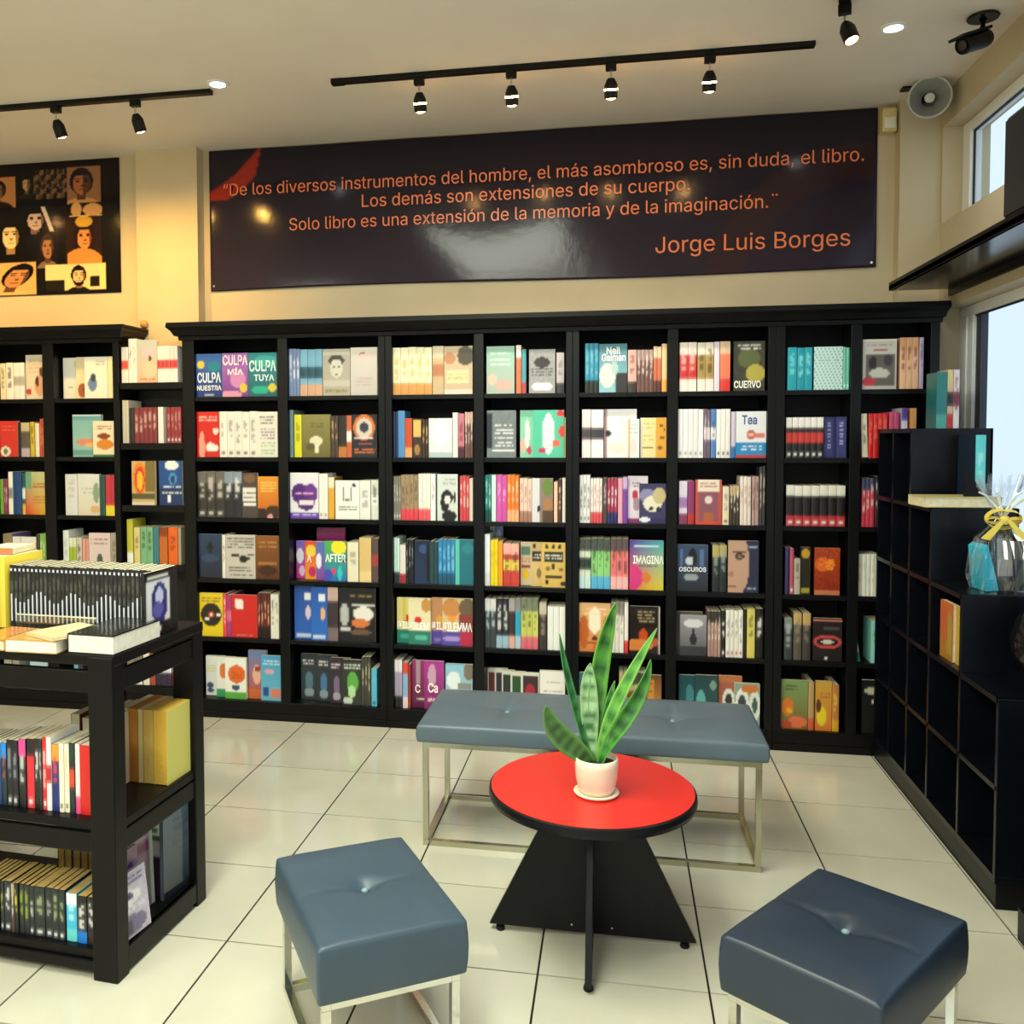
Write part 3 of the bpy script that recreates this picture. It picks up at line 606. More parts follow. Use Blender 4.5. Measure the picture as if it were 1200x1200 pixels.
  ('S',0.0629,0.1467,0.232,3,'c4a884','m=803c28;t=404038','tan and red'),
  ('F',0.1494,0.2181,0.223,'g6a4020,d09048;R.1,.1,.5,.9,c88838;L.1,.1,.4,.8,4,5c3818','ochre book with dark right side',0,0),
 ]),
 ('6.1', 1.664, [
  ('S',0.29,0.3677,0.228,2,'c42c2c','t=f0e4dc;b=f0e4dc;k=f4c0b8','white-edged red'),
  ('S',0.371,0.444,0.226,2,'a4884c','t=e8e0d0;b=f0e4dc;k=403010','white-edged khaki'),
  ('S',0.4456,0.4704,0.228,1,'e8dcec','-','pale lilac'),
  ('S',0.472,0.5181,0.229,1,'ee7c5c','t=dcbc9c;b=d83830','coral'),
  ('F',0.532,0.6705,0.228,'b38382c;N2;E.5,.35,.35,.2,586038;E.7,.65,.3,.18,b0a448;L.15,.05,.85,.2,2,f0f0e8;TCUERVO,.45,.87,.15,.86,f6f4ec','dark green novel with white lettering',0,0),
 ]),
 ('6.2', 1.354, [
  ('S',0.285,0.4002,0.228,5,'f2f0f2','d=999','bright white'),
  ('S',0.4018,0.4318,0.228,2,'705c70','m=e8d8e0;k=c8b8c8','mauve'),
  ('S',0.4334,0.4566,0.227,1,'5484c4','m=e8e8f0;k=304878','blue'),
  ('S',0.4583,0.521,0.227,3,'f0ecea','d=222','white with black dot'),
  ('S',0.5244,0.5442,0.214,1,'d0c4dc','b=2870b8','lilac with blue foot'),
  ('F',0.5458,0.68,0.215,'be6e8ee;TTea,.45,.18,.2,.5,4a5a98;E.5,.5,.16,.1,c85850;E.5,.5,.08,.05,e8b8a8;R.65,.47,.95,.56,d87870;R0,.66,.98,.95,1e86c4;L.2,.72,.85,.86,2,e8f4fa;R.0,.95,1,1,b84040','white novel with a blue wraparound band',0,0),
 ]),
 ('6.3', 1.042, [
  ('S',0.2923,0.3302,0.203,1,'dcd4e8','m=a878b8;b=8c3c68','lilac'),
  ('S',0.3318,0.362,0.203,1,'8c3468','b=b83030','plum'),
  ('F',0.3662,0.4861,0.21,'bc04c44;R.1,.0,.9,.28,ecdcc8;L.2,.06,.8,.18,2,a05848;R.15,.28,.85,.95,8c5060;E.5,.4,.33,.13,8c5060;E.5,.45,.14,.1,e8d0d0;R.3,.75,.7,.95,b06038;R0,.95,1,1,d84838','red novel with a cream title and arch',0,0),
  ('S',0.4889,0.5187,0.178,1,'ecdcbc','k=888;d=333','cream'),
  ('S',0.5219,0.564,0.183,3,'40382e','t=c8b088;k=e8e0d0','dark umber'),
  ('S',0.5668,0.6161,0.226,3,'ecdcd2','k=c09088','pink-ivory'),
  ('S',0.6202,0.6504,0.226,2,'b49090','k=5c3838','dusty rose'),
  ('S',0.6523,0.6792,0.275,2,'3a3a3a','k=b8b0a0','tall charcoal'),
 ]),
 ('6.4', 0.726, [
  ('F',0.286,0.4272,0.22,'g34486c,24262c;E.5,.28,.14,.2,0c0e14;E.4,.35,.12,.1,c8d0dc;R.1,.1,.2,.45,54709c;R.75,.1,.85,.45,54709c;E.45,.7,.24,.08,98a0a8;TOSCUROS,.5,.53,.1,.88,f4f6f8','blue-black novel titled OSCUROS',0,0),
  ('S',0.4456,0.5105,0.22,2,'20282a','k=98a8a0;t=b8a868','greenish black'),
  ('F',0.5161,0.6536,0.242,'b20284c;R0,0,.5,1,c49c88;E.5,.45,.18,.5,c49c88;E.38,.3,.16,.06,3c2c28;E.38,.31,.07,.035,8a7468;R.15,.2,.6,.23,5c4034;E.15,.88,.14,.03,a04840;E.1,.65,.1,.05,a87c68;R.7,.1,.95,.12,a8b0c8;L.6,.9,.9,.96,1,b8c0d0',"novel with half a woman's face on navy",0,0),
 ]),
 ('6.5', 0.42, [
  ('F',0.285,0.4082,0.204,'b54504c;E.5,.5,.3,.3,787470','grey book standing behind',1,0),
  ('F',0.3012,0.4234,0.192,'g9c9ca4,54545c;E.5,.2,.38,.11,dcdce0;E.5,.6,.13,.14,2c2c34;R.46,.35,.54,.6,2c2c34;R0,.78,1,1,3c3c44','grey novel with a dark castle',0,0),
  ('S',0.4274,0.4868,0.213,4,'b08c84','t=403c38;k=e8d8d0','rosy brown'),
  ('S',0.4884,0.5075,0.218,1,'242424','k=fff;d=eee','black with white lettering'),
  ('S',0.5092,0.5862,0.224,4,'f0ece4','k=888;d=c03028','warm white'),
  ('S',0.5895,0.6027,0.228,1,'282420','-','thin black'),
  ('S',0.6035,0.6398,0.231,1,'e2d26c','k=605828','straw yellow'),
  ('S',0.643,0.6767,0.232,1,'1a1a1a','k=fff','wide black with bold white lettering'),
 ]),
 ('6.6', 0.095, [
  ('F',0.2991,0.3711,0.225,'g245058,2c646c;E.7,.4,.25,.2,488c94','dark teal book with wave swirl',1,0.0847),
  ('F',0.3736,0.4761,0.234,'g204048,2c5860;E.25,.5,.2,.2,5cacb0;E.8,.2,.15,.1,789c90','dark teal book with pale ripple',0,0),
  ('F',0.4804,0.5596,0.23,'bb06450;E.6,.5,.35,.25,ecece4;E.6,.5,.2,.15,303838;R0,0,1,.12,c87848','rust book with a white ring',1,0.1082),
  ('F',0.5516,0.6657,0.203,'b8ca494;E.3,.5,.28,.4,ecece8;E.3,.5,.16,.25,38444c;E.8,.5,.22,.35,e4e8e4;E.8,.5,.1,.2,446058;E.6,.12,.35,.1,d07838','sea-green book with a white chain',0,0),
 ]),
 ('7.1', 1.664, [
  ('S',0.7689,0.8097,0.195,1,'1ea4b8','k=78dce8','wide cyan'),
  ('S',0.8113,0.8767,0.194,2,'1898ae','k=88e4ec','deep cyan patterned'),
  ('F',0.8831,1.0072,0.195,'bcceeea;P.12,.1,385c60;L.15,.27,.8,.33,1,90b0b0','mint book with a leaf pattern',0,0),
  ('S',1.008,1.035,0.192,2,'6cc8b0','d=dff','sea green'),
 ]),
 ('7.2', 1.354, [
  ('S',0.7662,0.9286,0.186,6,'161416','t=f0ece8;m=c83830;d=eee','black manga'),
  ('F',0.9325,0.9777,0.187,'b2a2c60;R.1,.05,.9,.95,343878;L.4,.1,.7,.8,8,b8b8e0','indigo manga',1,0.0554),
  ('F',0.9824,1.0274,0.187,'b303468;R.1,.05,.9,.95,3a3c80;L.3,.1,.7,.7,7,d0d0ec','indigo manga with pale border',0,0),
 ]),
 ('7.3', 1.042, [
  ('S',0.7699,1.0263,0.187,7,'121012','t=ece8e0;m=181416;b=c03038;d=eee','black manga with red foot'),
 ]),
 ('7.4', 0.726, [
  ('S',0.7695,0.7882,0.213,1,'3c3468','-','dark violet'),
  ('S',0.7901,0.8078,0.211,1,'b45068','d=fff','raspberry'),
  ('S',0.8093,0.8363,0.164,1,'c4b4a4','k=555','short greige'),
  ('F',0.8366,0.8811,0.219,'b2c281e;E.5,.14,.4,.1,c89c30;R.1,.85,.9,.97,a8a040','black book with a gold crest',0,0),
  ('F',0.8978,1.0082,0.216,'gb04018,8c2408;E.3,.35,.3,.15,e06820;E.6,.35,.2,.12,f08828;N3;R.0,.9,1,1,c87850','fiery orange-red book',0,0),
 ]),
 ('7.5', 0.42, [
  ('S',0.7687,0.8043,0.192,1,'3a4242','k=b8c0bc;t=889090','slate'),
  ('S',0.8096,0.846,0.218,1,'5c544c','t=c8a868;k=98907c','brown grey'),
  ('S',0.8497,0.885,0.219,1,'443e3c','t=c8a868;k=88807c','dark taupe'),
  ('F',0.8946,1.0219,0.198,'b1e1618;R.0,.02,1,.07,d88070;E.5,.55,.48,.16,c84848;E.5,.55,.38,.1,181214;E.5,.55,.22,.04,d8c8c4;R.35,.2,.9,.28,504848;E.45,.93,.06,.03,d8d8d8','black book with a red eye',0,0),
 ]),
 ('7.6', 0.095, [
  ('F',0.758,0.8769,0.229,'g7c9c60,7c5c28;E.25,.55,.22,.18,e07828;E.3,.62,.1,.06,f0b030;E.6,.85,.35,.12,e07048;L.15,.08,.6,.24,2,3c4828;E.2,.9,.2,.08,c04028',"green and orange children's book",0,0.1199),
  ('S',0.8789,0.904,0.223,1,'b89868','b=d05838','tan'),
  ('F',0.9095,0.9799,0.23,'gc8a040,d87828;L.3,.2,.9,.35,2,b84820;E.4,.7,.3,.2,e8d028;E.2,.5,.15,.15,5c3818','yellow comic book',0,0.0715),
  ('S',0.982,1.0124,0.216,1,'c07c3c','k=f0d040;b=d8a020','orange comic'),
 ]),
 ('8.1', 1.664, [
  ('F',1.0904,1.2338,0.224,'bc8c4bc;R.0,0,1,.03,e8e4dc;L.15,.1,.85,.16,1,888;R.3,.2,.75,.22,a83838;R.08,.3,.94,.92,605c58;E.3,.48,.12,.14,24221f;E.75,.42,.14,.12,3c3834;E.5,.68,.3,.1,c8c4bc;E.2,.85,.2,.09,c43040','grey book with a monochrome photo and red disc',0,0),
  ('S',1.2475,1.3241,0.229,3,'f0bc94','t=d8a070;k=7c2c1c','apricot'),
  ('S',1.3264,1.3447,0.228,1,'b8a8c4','k=605070','mauve grey'),
 ]),
 ('8.2', 1.354, [
  ('S',1.0939,1.1189,0.197,1,'e8e0c8','k=777','leaning cream'),
  ('S',1.1196,1.2005,0.201,4,'d42022','k=f07860','scarlet'),
  ('S',1.2066,1.2475,0.208,2,'d04c7c','-','rose pink'),
  ('S',1.258,1.2834,0.225,1,'dcd8ec','t=5840a0','white and violet'),
  ('S',1.2934,1.3195,0.224,1,'dc9c5c','b=5c4878','light orange'),
 ]),
 ('8.3', 1.042, [
  ('S',1.0958,1.149,0.222,3,'cc3850','t=384468;k=f0e0e0','pinkish red'),
  ('S',1.1513,1.1723,0.229,1,'181418','k=fff','black'),
  ('S',1.1731,1.205,0.229,2,'302444','k=888','dark purple'),
 ]),
 ('8.4', 0.726, [
  ('S',1.084,1.1757,0.192,5,'e6e6d8','t=e6e6d8;k=c8c8bc','cream manga'),
 ]),
 ('8.5', 0.42, [
  ('S',1.084,1.1153,0.183,1,'dcdcd4','b=2c8078','tilted white and teal'),
  ('S',1.1443,1.1949,0.193,1,'88c8c0','k=204c4c','aqua patterned'),
 ]),
 ('8.6', 0.095, [
  ('F',1.1102,1.1874,0.245,'b141416;E.6,.2,.5,.06,b8b898;E.8,.4,.3,.04,c8c8c0;E.85,.9,.2,.04,b0a890','black graphic book',0,0),
 ]),
 ('L1.1', 1.664, [
  ('S',-3.2713,-3.2376,0.194,1,'e8dcb8','k=7c7c60','ivory'),
  ('S',-3.2355,-3.1921,0.197,1,'ece8e0','k=333','white with black tick'),
  ('S',-3.1902,-3.1233,0.196,2,'eeece6','m=b0aca4','chalk white'),
  ('F',-3.1154,-3.004,0.236,'bdccfb8;L.1,.08,.9,.4,6,c8b0a0;E.15,.83,.14,.08,c83c3c;E.85,.4,.14,.12,6c4030;E.75,.7,.3,.22,d8a080;E.6,.6,.1,.12,503028','cream novel with a kneeling woman and red seal',0,0),
 ]),
 ('L1.2', 1.354, [
  ('F',-3.2794,-3.1724,0.193,'bd0342c;L.1,.1,.9,.3,2,e86858;E.3,.85,.28,.14,ecdcd0;E.3,.85,.14,.08,6c8058','red novel with a pale seal',0,0),
  ('S',-3.1686,-3.1528,0.188,1,'1c1820','-','thin black'),
  ('S',-3.151,-3.0999,0.184,1,'5c5048','t=c8b890;b=b8a8b8','dark patterned'),
  ('S',-3.0978,-3.0723,0.188,1,'ccb42c','k=486028','mustard'),
  ('S',-3.0676,-3.0432,0.18,1,'ece0c8','-','cream'),
  ('S',-3.0377,-3.004,0.205,3,'cc4c2c','k=e8a070','rust red'),
 ]),
 ('L1.3', 1.042, [
  ('S',-3.2876,-3.2677,0.19,1,'74a844','-','green'),
  ('S',-3.2657,-3.2398,0.191,2,'8c3454','k=d8b0b8','wine red'),
  ('S',-3.2348,-3.209,0.231,1,'ecece4','m=888','white'),
  ('S',-3.207,-3.1556,0.231,1,'1c4478','-','wide navy'),
  ('S',-3.1537,-3.134,0.227,1,'1c5058','b=e0b040;m=d8e8e8','teal and gold'),
  ('F',-3.1319,-3.004,0.231,'q98b888,d0cc90,d83c24,e0b030;R.0,0,.25,.4,70a080;L.3,.25,.95,.4,2,a03828;L.3,.55,.9,.75,3,b87828','green-to-red poster-style novel',0,0),
 ]),
 ('L1.4', 0.726, [
  ('S',-3.2754,-3.2206,0.208,1,'846cb4','t=8c7c60','violet'),
  ('F',-3.218,-3.0755,0.194,'be8e4e0;R.3,0,.34,1,b8b4b0;E.8,.35,.14,.12,4c4c4c;E.9,.5,.1,.1,3c3c3c','white book with a black ink curl',0,0),
  ('S',-3.0732,-3.0535,0.211,1,'40403a','-','charcoal'),
  ('S',-3.0516,-3.004,0.212,3,'88bc54','k=e0ecc8','leaf green'),
 ]),
 ('L2.1', 1.664, [
  ('F',-2.9233,-2.8339,0.22,'beeeae0;L.3,.7,.6,.75,1,888;E.8,.15,.1,.1,e0dca0','ivory booklet',2,0.1248),
  ('F',-2.8329,-2.7707,0.221,'bead8b0;E.6,.8,.45,.18,a05c34;E.8,.78,.1,.08,503848','cream book with a brown hand',1,0.105),
  ('F',-2.7698,-2.637,0.219,'bf0eade;E.35,.65,.2,.18,6c84b0;E.38,.5,.12,.1,3c4c60;L.5,.1,.9,.2,2,909890','ivory book with a blue sandal',0,0),
  ('S',-2.6351,-2.604,0.219,1,'f0e6b8','-','pale butter'),
 ]),
 ('L2.2', 1.354, [
  ('F',-2.8598,-2.6905,0.225,'g7cb4b4,98c4bc;R0,0,1,.03,e4f0ec;E.5,.65,.4,.08,d88878;E.7,.72,.3,.05,e0b868;R.0,.84,1,.97,68a4a4','aqua book with a pink shore',1,0),
  ('F',-2.7264,-2.6012,0.19,'bebdfc4;L.15,.12,.85,.24,2,904038;E.5,.42,.3,.08,8c4424;E.55,.65,.4,.14,d88828;R0,.93,1,1,2c7038','cream cookbook with an orange dish',0,0),
 ]),
 ('L2.3', 1.042, [
  ('S',-2.8939,-2.8225,0.219,1,'dfe0e2','k=bbb','thick pale grey'),
  ('F',-2.8206,-2.6951,0.22,'gdce0e0,dcd4c0;L.15,.3,.8,.5,2,b0b8b4;E.85,.45,.15,.25,8ca088;E.8,.85,.2,.1,d8b078','pale grey book with faint foliage',0,0),
  ('S',-2.6914,-2.6629,0.216,1,'205452','-','dark green'),
  ('S',-2.66,-2.6069,0.216,2,'c43244','b=e8d838','crimson and yellow'),
 ]),
 ('L2.4', 0.726, [
  ('S',-2.9153,-2.8813,0.233,1,'e0e2e2','k=bbb','tall grey-white'),
  ('S',-2.8802,-2.8376,0.195,2,'a4bc34','t=e0e4c8','lime'),
  ('S',-2.8357,-2.8048,0.196,1,'ccc4bc','k=222','pale stone'),
  ('S',-2.8002,-2.7646,0.19,2,'e09c8c','b=b84850','salmon and red'),
  ('F',-2.762,-2.6368,0.222,'be0caca;L.1,.1,.9,.3,2,805058;E.5,.65,.14,.16,4c5848;E.5,.85,.2,.06,c89090','blush book with an ink drop',0,0),
  ('S',-2.6348,-2.5978,0.223,1,'b0a898','k=787060','grey-beige'),
 ]),
 ('C.1', 1.743, [
  ('F',-2.554,-2.5152,0.236,'bcc7c34;R0,0,1,.25,a83418;R0,.25,1,1,ecdcc8','orange-topped book behind',3,0),
  ('S',-2.554,-2.5152,0.187,2,'f0e6dc','m=d04834','off-white with red band'),
  ('S',-2.5134,-2.4667,0.23,2,'f0ede6','k=999','tall ivory'),
  ('F',-2.4658,-2.3508,0.222,'gb8c4c4,e0b898;E.6,.3,.35,.1,e8c0cc;E.65,.43,.08,.06,4c3430;E.6,.7,.35,.2,e8c8a8;L.15,.86,.9,.96,1,c05048','pale novel with a seated figure',0,0),
  ('S',-2.3504,-2.2363,0.189,5,'f4f0ea','m=c83c3c','white with red band'),
 ]),
 ('C.2', 1.427, [
  ('S',-2.554,-2.5192,0.225,2,'ccc4b4','-','beige'),
  ('S',-2.5134,-2.4891,0.185,1,'28282c','-','black'),
  ('S',-2.4871,-2.3569,0.187,5,'803238','k=d8b0a8','oxblood'),
  ('S',-2.3523,-2.3218,0.188,1,'f0ece8','-','white'),
  ('S',-2.3015,-2.2206,0.187,4,'943238','k=c89090;d=eee','maroon'),
 ]),
 ('C.3', 1.101, [
  ('F',-2.5065,-2.3757,0.231,'bd4b078;E.35,.4,.3,.38,e88820;E.35,.42,.22,.3,d83c28;E.35,.44,.14,.22,f0b830;R0,.75,1,.85,58583c;R.6,0,1,.7,806c3c;R0,.92,1,1,d8d4c0','small book with an orange arch',0,0),
  ('F',-2.3507,-2.2215,0.233,'b1c4c94;E.55,.1,.3,.1,e8f0f4;E.6,.4,.18,.14,4c94c8;E.6,.42,.09,.1,183c78;R0,.6,1,1,16346c;L.2,.56,.95,.62,1,f4f8fc;L.15,.68,.98,.75,1,f4f8fc;R.35,.78,.5,.92,f0f4f8','blue book with a white arch',0,0),
 ]),
 ('C.4', 0.79, [
  ('S',-2.5406,-2.5057,0.234,1,'c4bc3c','b=eeeeea','tall yellow-green'),
  ('S',-2.499,-2.4651,0.192,1,'dccc8c','k=686038','straw'),
  ('S',-2.4614,-2.3912,0.194,2,'7cb484','k=2c4838','sage green'),
  ('S',-2.3884,-2.3586,0.193,2,'3c8094','-','petrol'),
  ('S',-2.3549,-2.3084,0.196,1,'c46828','t=8c3c1c','burnt orange'),
  ('S',-2.3047,-2.252,0.196,1,'e4641c','k=7c1c10','bright orange'),
  ('S',-2.2493,-2.2327,0.195,1,'a89c84','-','taupe'),
 ]),
 ('C.6', 0.14, [
  ('S',-2.5509,-2.4637,0.2,3,'8c8474','b=f0ece0;k=333','grey'),
  ('S',-2.4577,-2.4237,0.21,1,'e4e0d0','-','pale'),
  ('S',-2.4197,-2.3896,0.22,1,'a84c3c','-','brick'),
  ('S',-2.3855,-2.2958,0.2,3,'302440','t=ece8ec;m=e8e4ec','navy with white caps'),
  ('S',-2.292,-2.2492,0.21,1,'cc3444','t=ece0e0;m=f0d8d8','red with white cap'),
 ]),
 ('L1.6', 0.095, [
  ('S',-3.2857,-3.2405,0.2,1,'a8a498','-','grey'),
  ('S',-3.2355,-3.1954,0.21,1,'989890','-','taupe'),
  ('S',-3.1307,-3.0218,0.22,1,'b0d0dc','-','pale blue'),
 ]),
 ('L2.6', 0.095, [
  ('S',-2.865,-2.8406,0.2,1,'70a0c0','-','light blue'),
  ('S',-2.836,-2.8117,0.21,1,'303840','-','dark'),
  ('S',-2.7824,-2.7485,0.22,1,'6c98b4','-','steel blue'),
  ('S',-2.6329,-2.5946,0.2,1,'84a8b4','-','grey-blue'),
 ]),
 ('G.mid', 0.43, [
  ('S',-0.4641,-0.4007,0.174,4,'28303c','k=c8c8c8','black'),
  ('S',-0.3996,-0.3756,0.175,1,'203878','t=3088d8','navy'),
  ('S',-0.3751,-0.358,0.177,1,'14303a','t=1e88e0;k=a85050','black with blue label'),
  ('S',-0.3567,-0.3182,0.187,2,'141620','k=888c98;d=ddd','plain black'),
  ('S',-0.3164,-0.2929,0.193,1,'14161c','t=e04898;k=d8d8d8','black with pink head'),
  ('S',-0.2917,-0.2672,0.195,1,'d82838','t=18181e;d=f0f0f0','black over red'),
  ('S',-0.2666,-0.2494,0.197,1,'1a1c1c','k=f0f0f0','black with white lettering'),
  ('S',-0.2488,-0.2394,0.198,1,'26302c','k=c8c8c8','thin dark green'),
  ('S',-0.2387,-0.2232,0.204,1,'c8202c','k=f0c0c0;d=eee','thin red'),
  ('S',-0.226,-0.2094,0.205,1,'ece8e4','m=c02030','white with red spot'),
  ('S',-0.2094,-0.1863,0.187,1,'1c2c78','t=e89838;k=e84830','orange,black and blue'),
  ('S',-0.1852,-0.154,0.191,2,'f0ead2','k=c8b898;d=333','thick cream'),
  ('S',-0.1523,-0.135,0.196,1,'1c2c2c','t=203830;m=d84828','black with orange block'),
  ('S',-0.1345,-0.1193,0.194,1,'e8e0e0','b=e85088','white with pink foot'),
  ('S',-0.1183,-0.0849,0.192,1,'d4201c','-','thick plain red'),
 ]),
 ('G.bot', 0.075, [
  ('S',-0.4617,-0.384,0.141,5,'20262a','k=889890;d=eee','black'),
  ('S',-0.3802,-0.368,0.14,1,'20282a','k=a0a858;d=ddd','black with yellow lettering'),
  ('S',-0.3672,-0.3438,0.142,1,'24282e','k=f0f0f0;d=f4f4f4','broad black with white title'),
  ('S',-0.3432,-0.3327,0.139,1,'584038','t=b8a090;k=d8d8d8','brown and black'),
  ('S',-0.3319,-0.3191,0.141,1,'1c2020','k=e8d820','black with bright yellow stripe'),
  ('S',-0.3184,-0.2849,0.14,2,'22282a','k=98a838','black with olive lettering'),
  ('S',-0.2842,-0.2675,0.138,1,'20262a','k=c8c8c8;d=eee','slim black'),
  ('S',-0.2668,-0.2328,0.14,1,'1e262a','k=a8b088;d=eee','widest black'),
  ('S',-0.2321,-0.2078,0.14,1,'20262c','k=a8a8a8;d=eee','black with grey stripe'),
  ('S',-0.2071,-0.1666,0.141,2,'20262c','k=a0b080;d=eee','narrow black'),
  ('S',-0.1645,-0.1313,0.134,1,'38b8e0','t=f0f4f6;k=b8ecf8;b=68d0d8','cyan with white head'),
  ('S',-0.1295,-0.0984,0.131,1,'101010','k=f4f4f4;b=1878d8','black with blue foot'),
  ('S',-0.0978,-0.0737,0.13,1,'101010','k=f4f4f4;b=302020','black with white title'),
  ('S',-0.073,-0.0483,0.133,2,'e8e6e0','m=d84858;k=888','white with red square'),
 ]),
]

ORD = ['top', 'second', 'third', 'fourth', 'fifth', 'lowest']
BAY = ['', 'first', 'second', 'third', 'fourth', 'fifth', 'sixth', 'seventh', 'eighth']
NUM = ['', 'one', 'two', 'three', 'four', 'five', 'six', 'seven']
POS = ['first', 'second', 'third', 'fourth', 'fifth', 'sixth', 'seventh', 'eighth', 'ninth', 'tenth', 'eleventh', 'twelfth', 'thirteenth', 'fourteenth', 'fifteenth',
       'sixteenth', 'seventeenth', 'eighteenth', 'nineteenth', 'twentieth']
POS += ['twenty-'+q for q in POS[:9]] + ['thirtieth'] + ['thirty-'+q for q in POS[:9]]
def fitl(l):
    if len(l.replace('-', ' ').split()) > 16: l = l.replace(', long bookcase', '')
    if len(l.replace('-', ' ').split()) > 16: l = l.replace('of inner bay, short bookcase', 'inner bay').replace('titled ', '')
    return l
def cell_frame(key):
    a, b = key.split('.')
    if a == 'C':
        return lambda s, d: Vector((s, 4.41+d)), 0, 'corner shelving', .17
    if a == 'G':
        v = {'mid': .03, 'bot': .02}[b]; c, s_ = math.cos(R(-4)), math.sin(R(-4))
        return lambda s, d: Vector((-1.32+s*c-(v+d)*s_, 2.19+s*s_+(v+d)*c)), R(-4), 'gondola', .14
    if a[0] == 'L': return lambda s, d: Vector((s, 4.41+d)), 0, 'short bookcase', .2
    return lambda s, d: Vector((s, 4.41+d)), 0, 'long bookcase', .2
for key, zb, items in CELLS:
    a, b = key.split('.'); P, rz, unit, dmax = cell_frame(key)
    if a == 'G': where = {'mid': 'middle', 'bot': 'bottom'}[b]+' shelf of the low gondola'
    elif a == 'C': where = ORD[int(b)-1]+' corner shelf between the bookcases'
    elif a[0] == 'L': where = ORD[int(b)-1]+' shelf of '+('outer' if a == 'L1' else 'inner')+' bay, short bookcase'
    else: where = ORD[int(b)-1]+' shelf of '+BAY[int(a)]+' bay, long bookcase'
    grp = 'books on the '+where
    rnd = random.Random(key)
    for n_, it in enumerate(items):
        if it[0] == 'S':
            _, u0, u1, h, n, base, st, desc = it
            t = (u1-u0)/n; lean = 0
            if key == '8.5' and n_ == 0: lean = R(9); t = t*.6
            if key == '8.2' and n_ == 0: lean = R(2)
            dd = rnd.uniform(.125, dmax-.025)
            for k in range(n):
                hh = h*(1 if n == 1 or rnd.random() < .6 else rnd.uniform(.985, 1))
                o = book_spine(t-.0012, hh, dd, base, st, rnd, page=M_PAGE_TAN if key == 'G.bot' else None)
                q = P(u0+t*(k+.5), rnd.uniform(0, .004))
                place(o, (q.x, q.y, zb+.0005), (0, lean*-1, rz))
                if n == 1: tag(o, fitl(f'{desc} book, {where}'), 'book', grp)
                else: tag(o, fitl(f'{POS[k]} of {NUM[n]} {desc} books, {where}'), 'book', grp)
                if lean: o.location.z += .004
        else:
            _, u0, u1, h, ops, desc, lay, W = it
            W = W or (u1-u0); t = .02
            gloss = 'wrapped' in desc or rnd.random() < .35
            o = book_cover(W-.001, h, t, ops, rnd, gloss, vis=min(1, (u1-u0)/W))
            q = P(u0+W/2, .178 if 'behind' in desc and 'plant' not in desc and key != '6.5' else lay*.0225+.002); place(o, (q.x, q.y, zb+.0005), (0, 0, rz))
            tag(o, fitl(f'{desc}, {where}'), 'book', grp)

ZCORN = [1.743, 1.427, 1.101, 0.79, 0.464, 0.14]
# ------------------------------------------------------------------ long bookcase (four units)
MZ = [1.664, 1.354, 1.042, .726, .420, .095]
def cornice(mb, x0, x1, yf, yb, z1, ol, orr, hgt=.075):
    prof = [(0, z1-hgt), (.012, z1-hgt), (.014, z1-hgt+.018), (.03, z1-hgt+.022), (.042, z1-.03), (.06, z1-.012), (.06, z1), (0, z1)]
    b = len(mb.v); n = len(prof)
    for k, (ex, e) in enumerate(((x0, ol), (x1, orr))):
        for o_, z in prof: mb.v.append((ex+(-o_ if k == 0 else o_)*e, yf-o_, z))
    for i in range(n-1): mb.face([b+i, b+n+i, b+n+i+1, b+i+1])
    for k, (ex, e) in enumerate(((x0, ol), (x1, orr))):
        bb = len(mb.v)
        for o_, z in prof: mb.v.append((ex+(-o_ if k == 0 else o_)*e, yb, z))
        if e:
            for i in range(n-1):
                q = [b+k*n+i, b+k*n+i+1, bb+i+1, bb+i]; mb.face(q if k == 0 else q[::-1])
        else: mb.face([b+k*n+i for i in (range(n) if k else reversed(range(n)))])
    mb.box(x0-(.06*ol), x1+(.06*orr), yf-.055, yb, z1-.004, z1+.012)
def bookcase(name, label, x0, x1, bays, yf, yb, shelves, ztop, ol, orr, group, zbase=.09, shelf_t=.022):
    e = empty(name, label, 'bookcase', (x0, yf, 0), 0, group)
    L = lambda x: x-x0
    D = yb-yf
    xs = [x0]+[v for bb in bays for v in bb]+[x1]
    for k in range(len(bays)+1):
        a, b_ = xs[2*k], xs[2*k+1]
        nm = 'side_panel' if k in (0, len(bays)) else 'divider'
        MB().box(L(a)+.0005, L(b_)-.0005, 0, D, 0, ztop-.05).build(nm, M_SHELF, e, bevel=.002)
    for a, b_ in bays:
        for z in shelves:
            if z < .15: continue
            MB().box(L(a), L(b_), .006, D-.012, z-shelf_t, z).build('shelf', M_SHELF, e, bevel=.0015)
    MB().box(L(x0)+.01, L(x1)-.01, D-.012, D, .02, ztop-.02).build('back_panel', M_BACKP, e)
    mb = MB(); mb.box(L(x0)+.001, L(x1)-.001, -.006, D-.012, 0, .035); mb.box(L(x0)+.001, L(x1)-.001, -.002, D-.012, .035, shelves[-1])
    mb.build('plinth', M_BLACK, e, bevel=.002)
    for a, b_ in bays: MB().box(L(a), L(b_), .004, .022, ztop-.085, ztop-.04).build('top_rail', M_SHELF, e)
    mb = MB(); cornice(mb, L(x0), L(x1), 0, D, ztop-.012, ol, orr); mb.build('cornice', M_BLACK, e)
    return e
UN = [(-2.2, -1.123, [(-2.135, -1.683), (-1.630, -1.158)], 1, 0, 'black bookcase unit beside the corner shelving, first and second bays'),
      (-1.123, -.204, [(-1.088, -.680), (-.630, -.236)], 0, 0, 'black bookcase unit holding the third and fourth bays, behind the bench end'),
      (-.204, .718, [(-.172, .234), (.284, .681)], 0, 0, 'black bookcase unit holding the fifth and sixth bays, behind the plant'),
      (.718, 1.405, [(.756, 1.036), (1.083, 1.366)], 0, 1, 'narrower black bookcase unit in the corner by the window')]
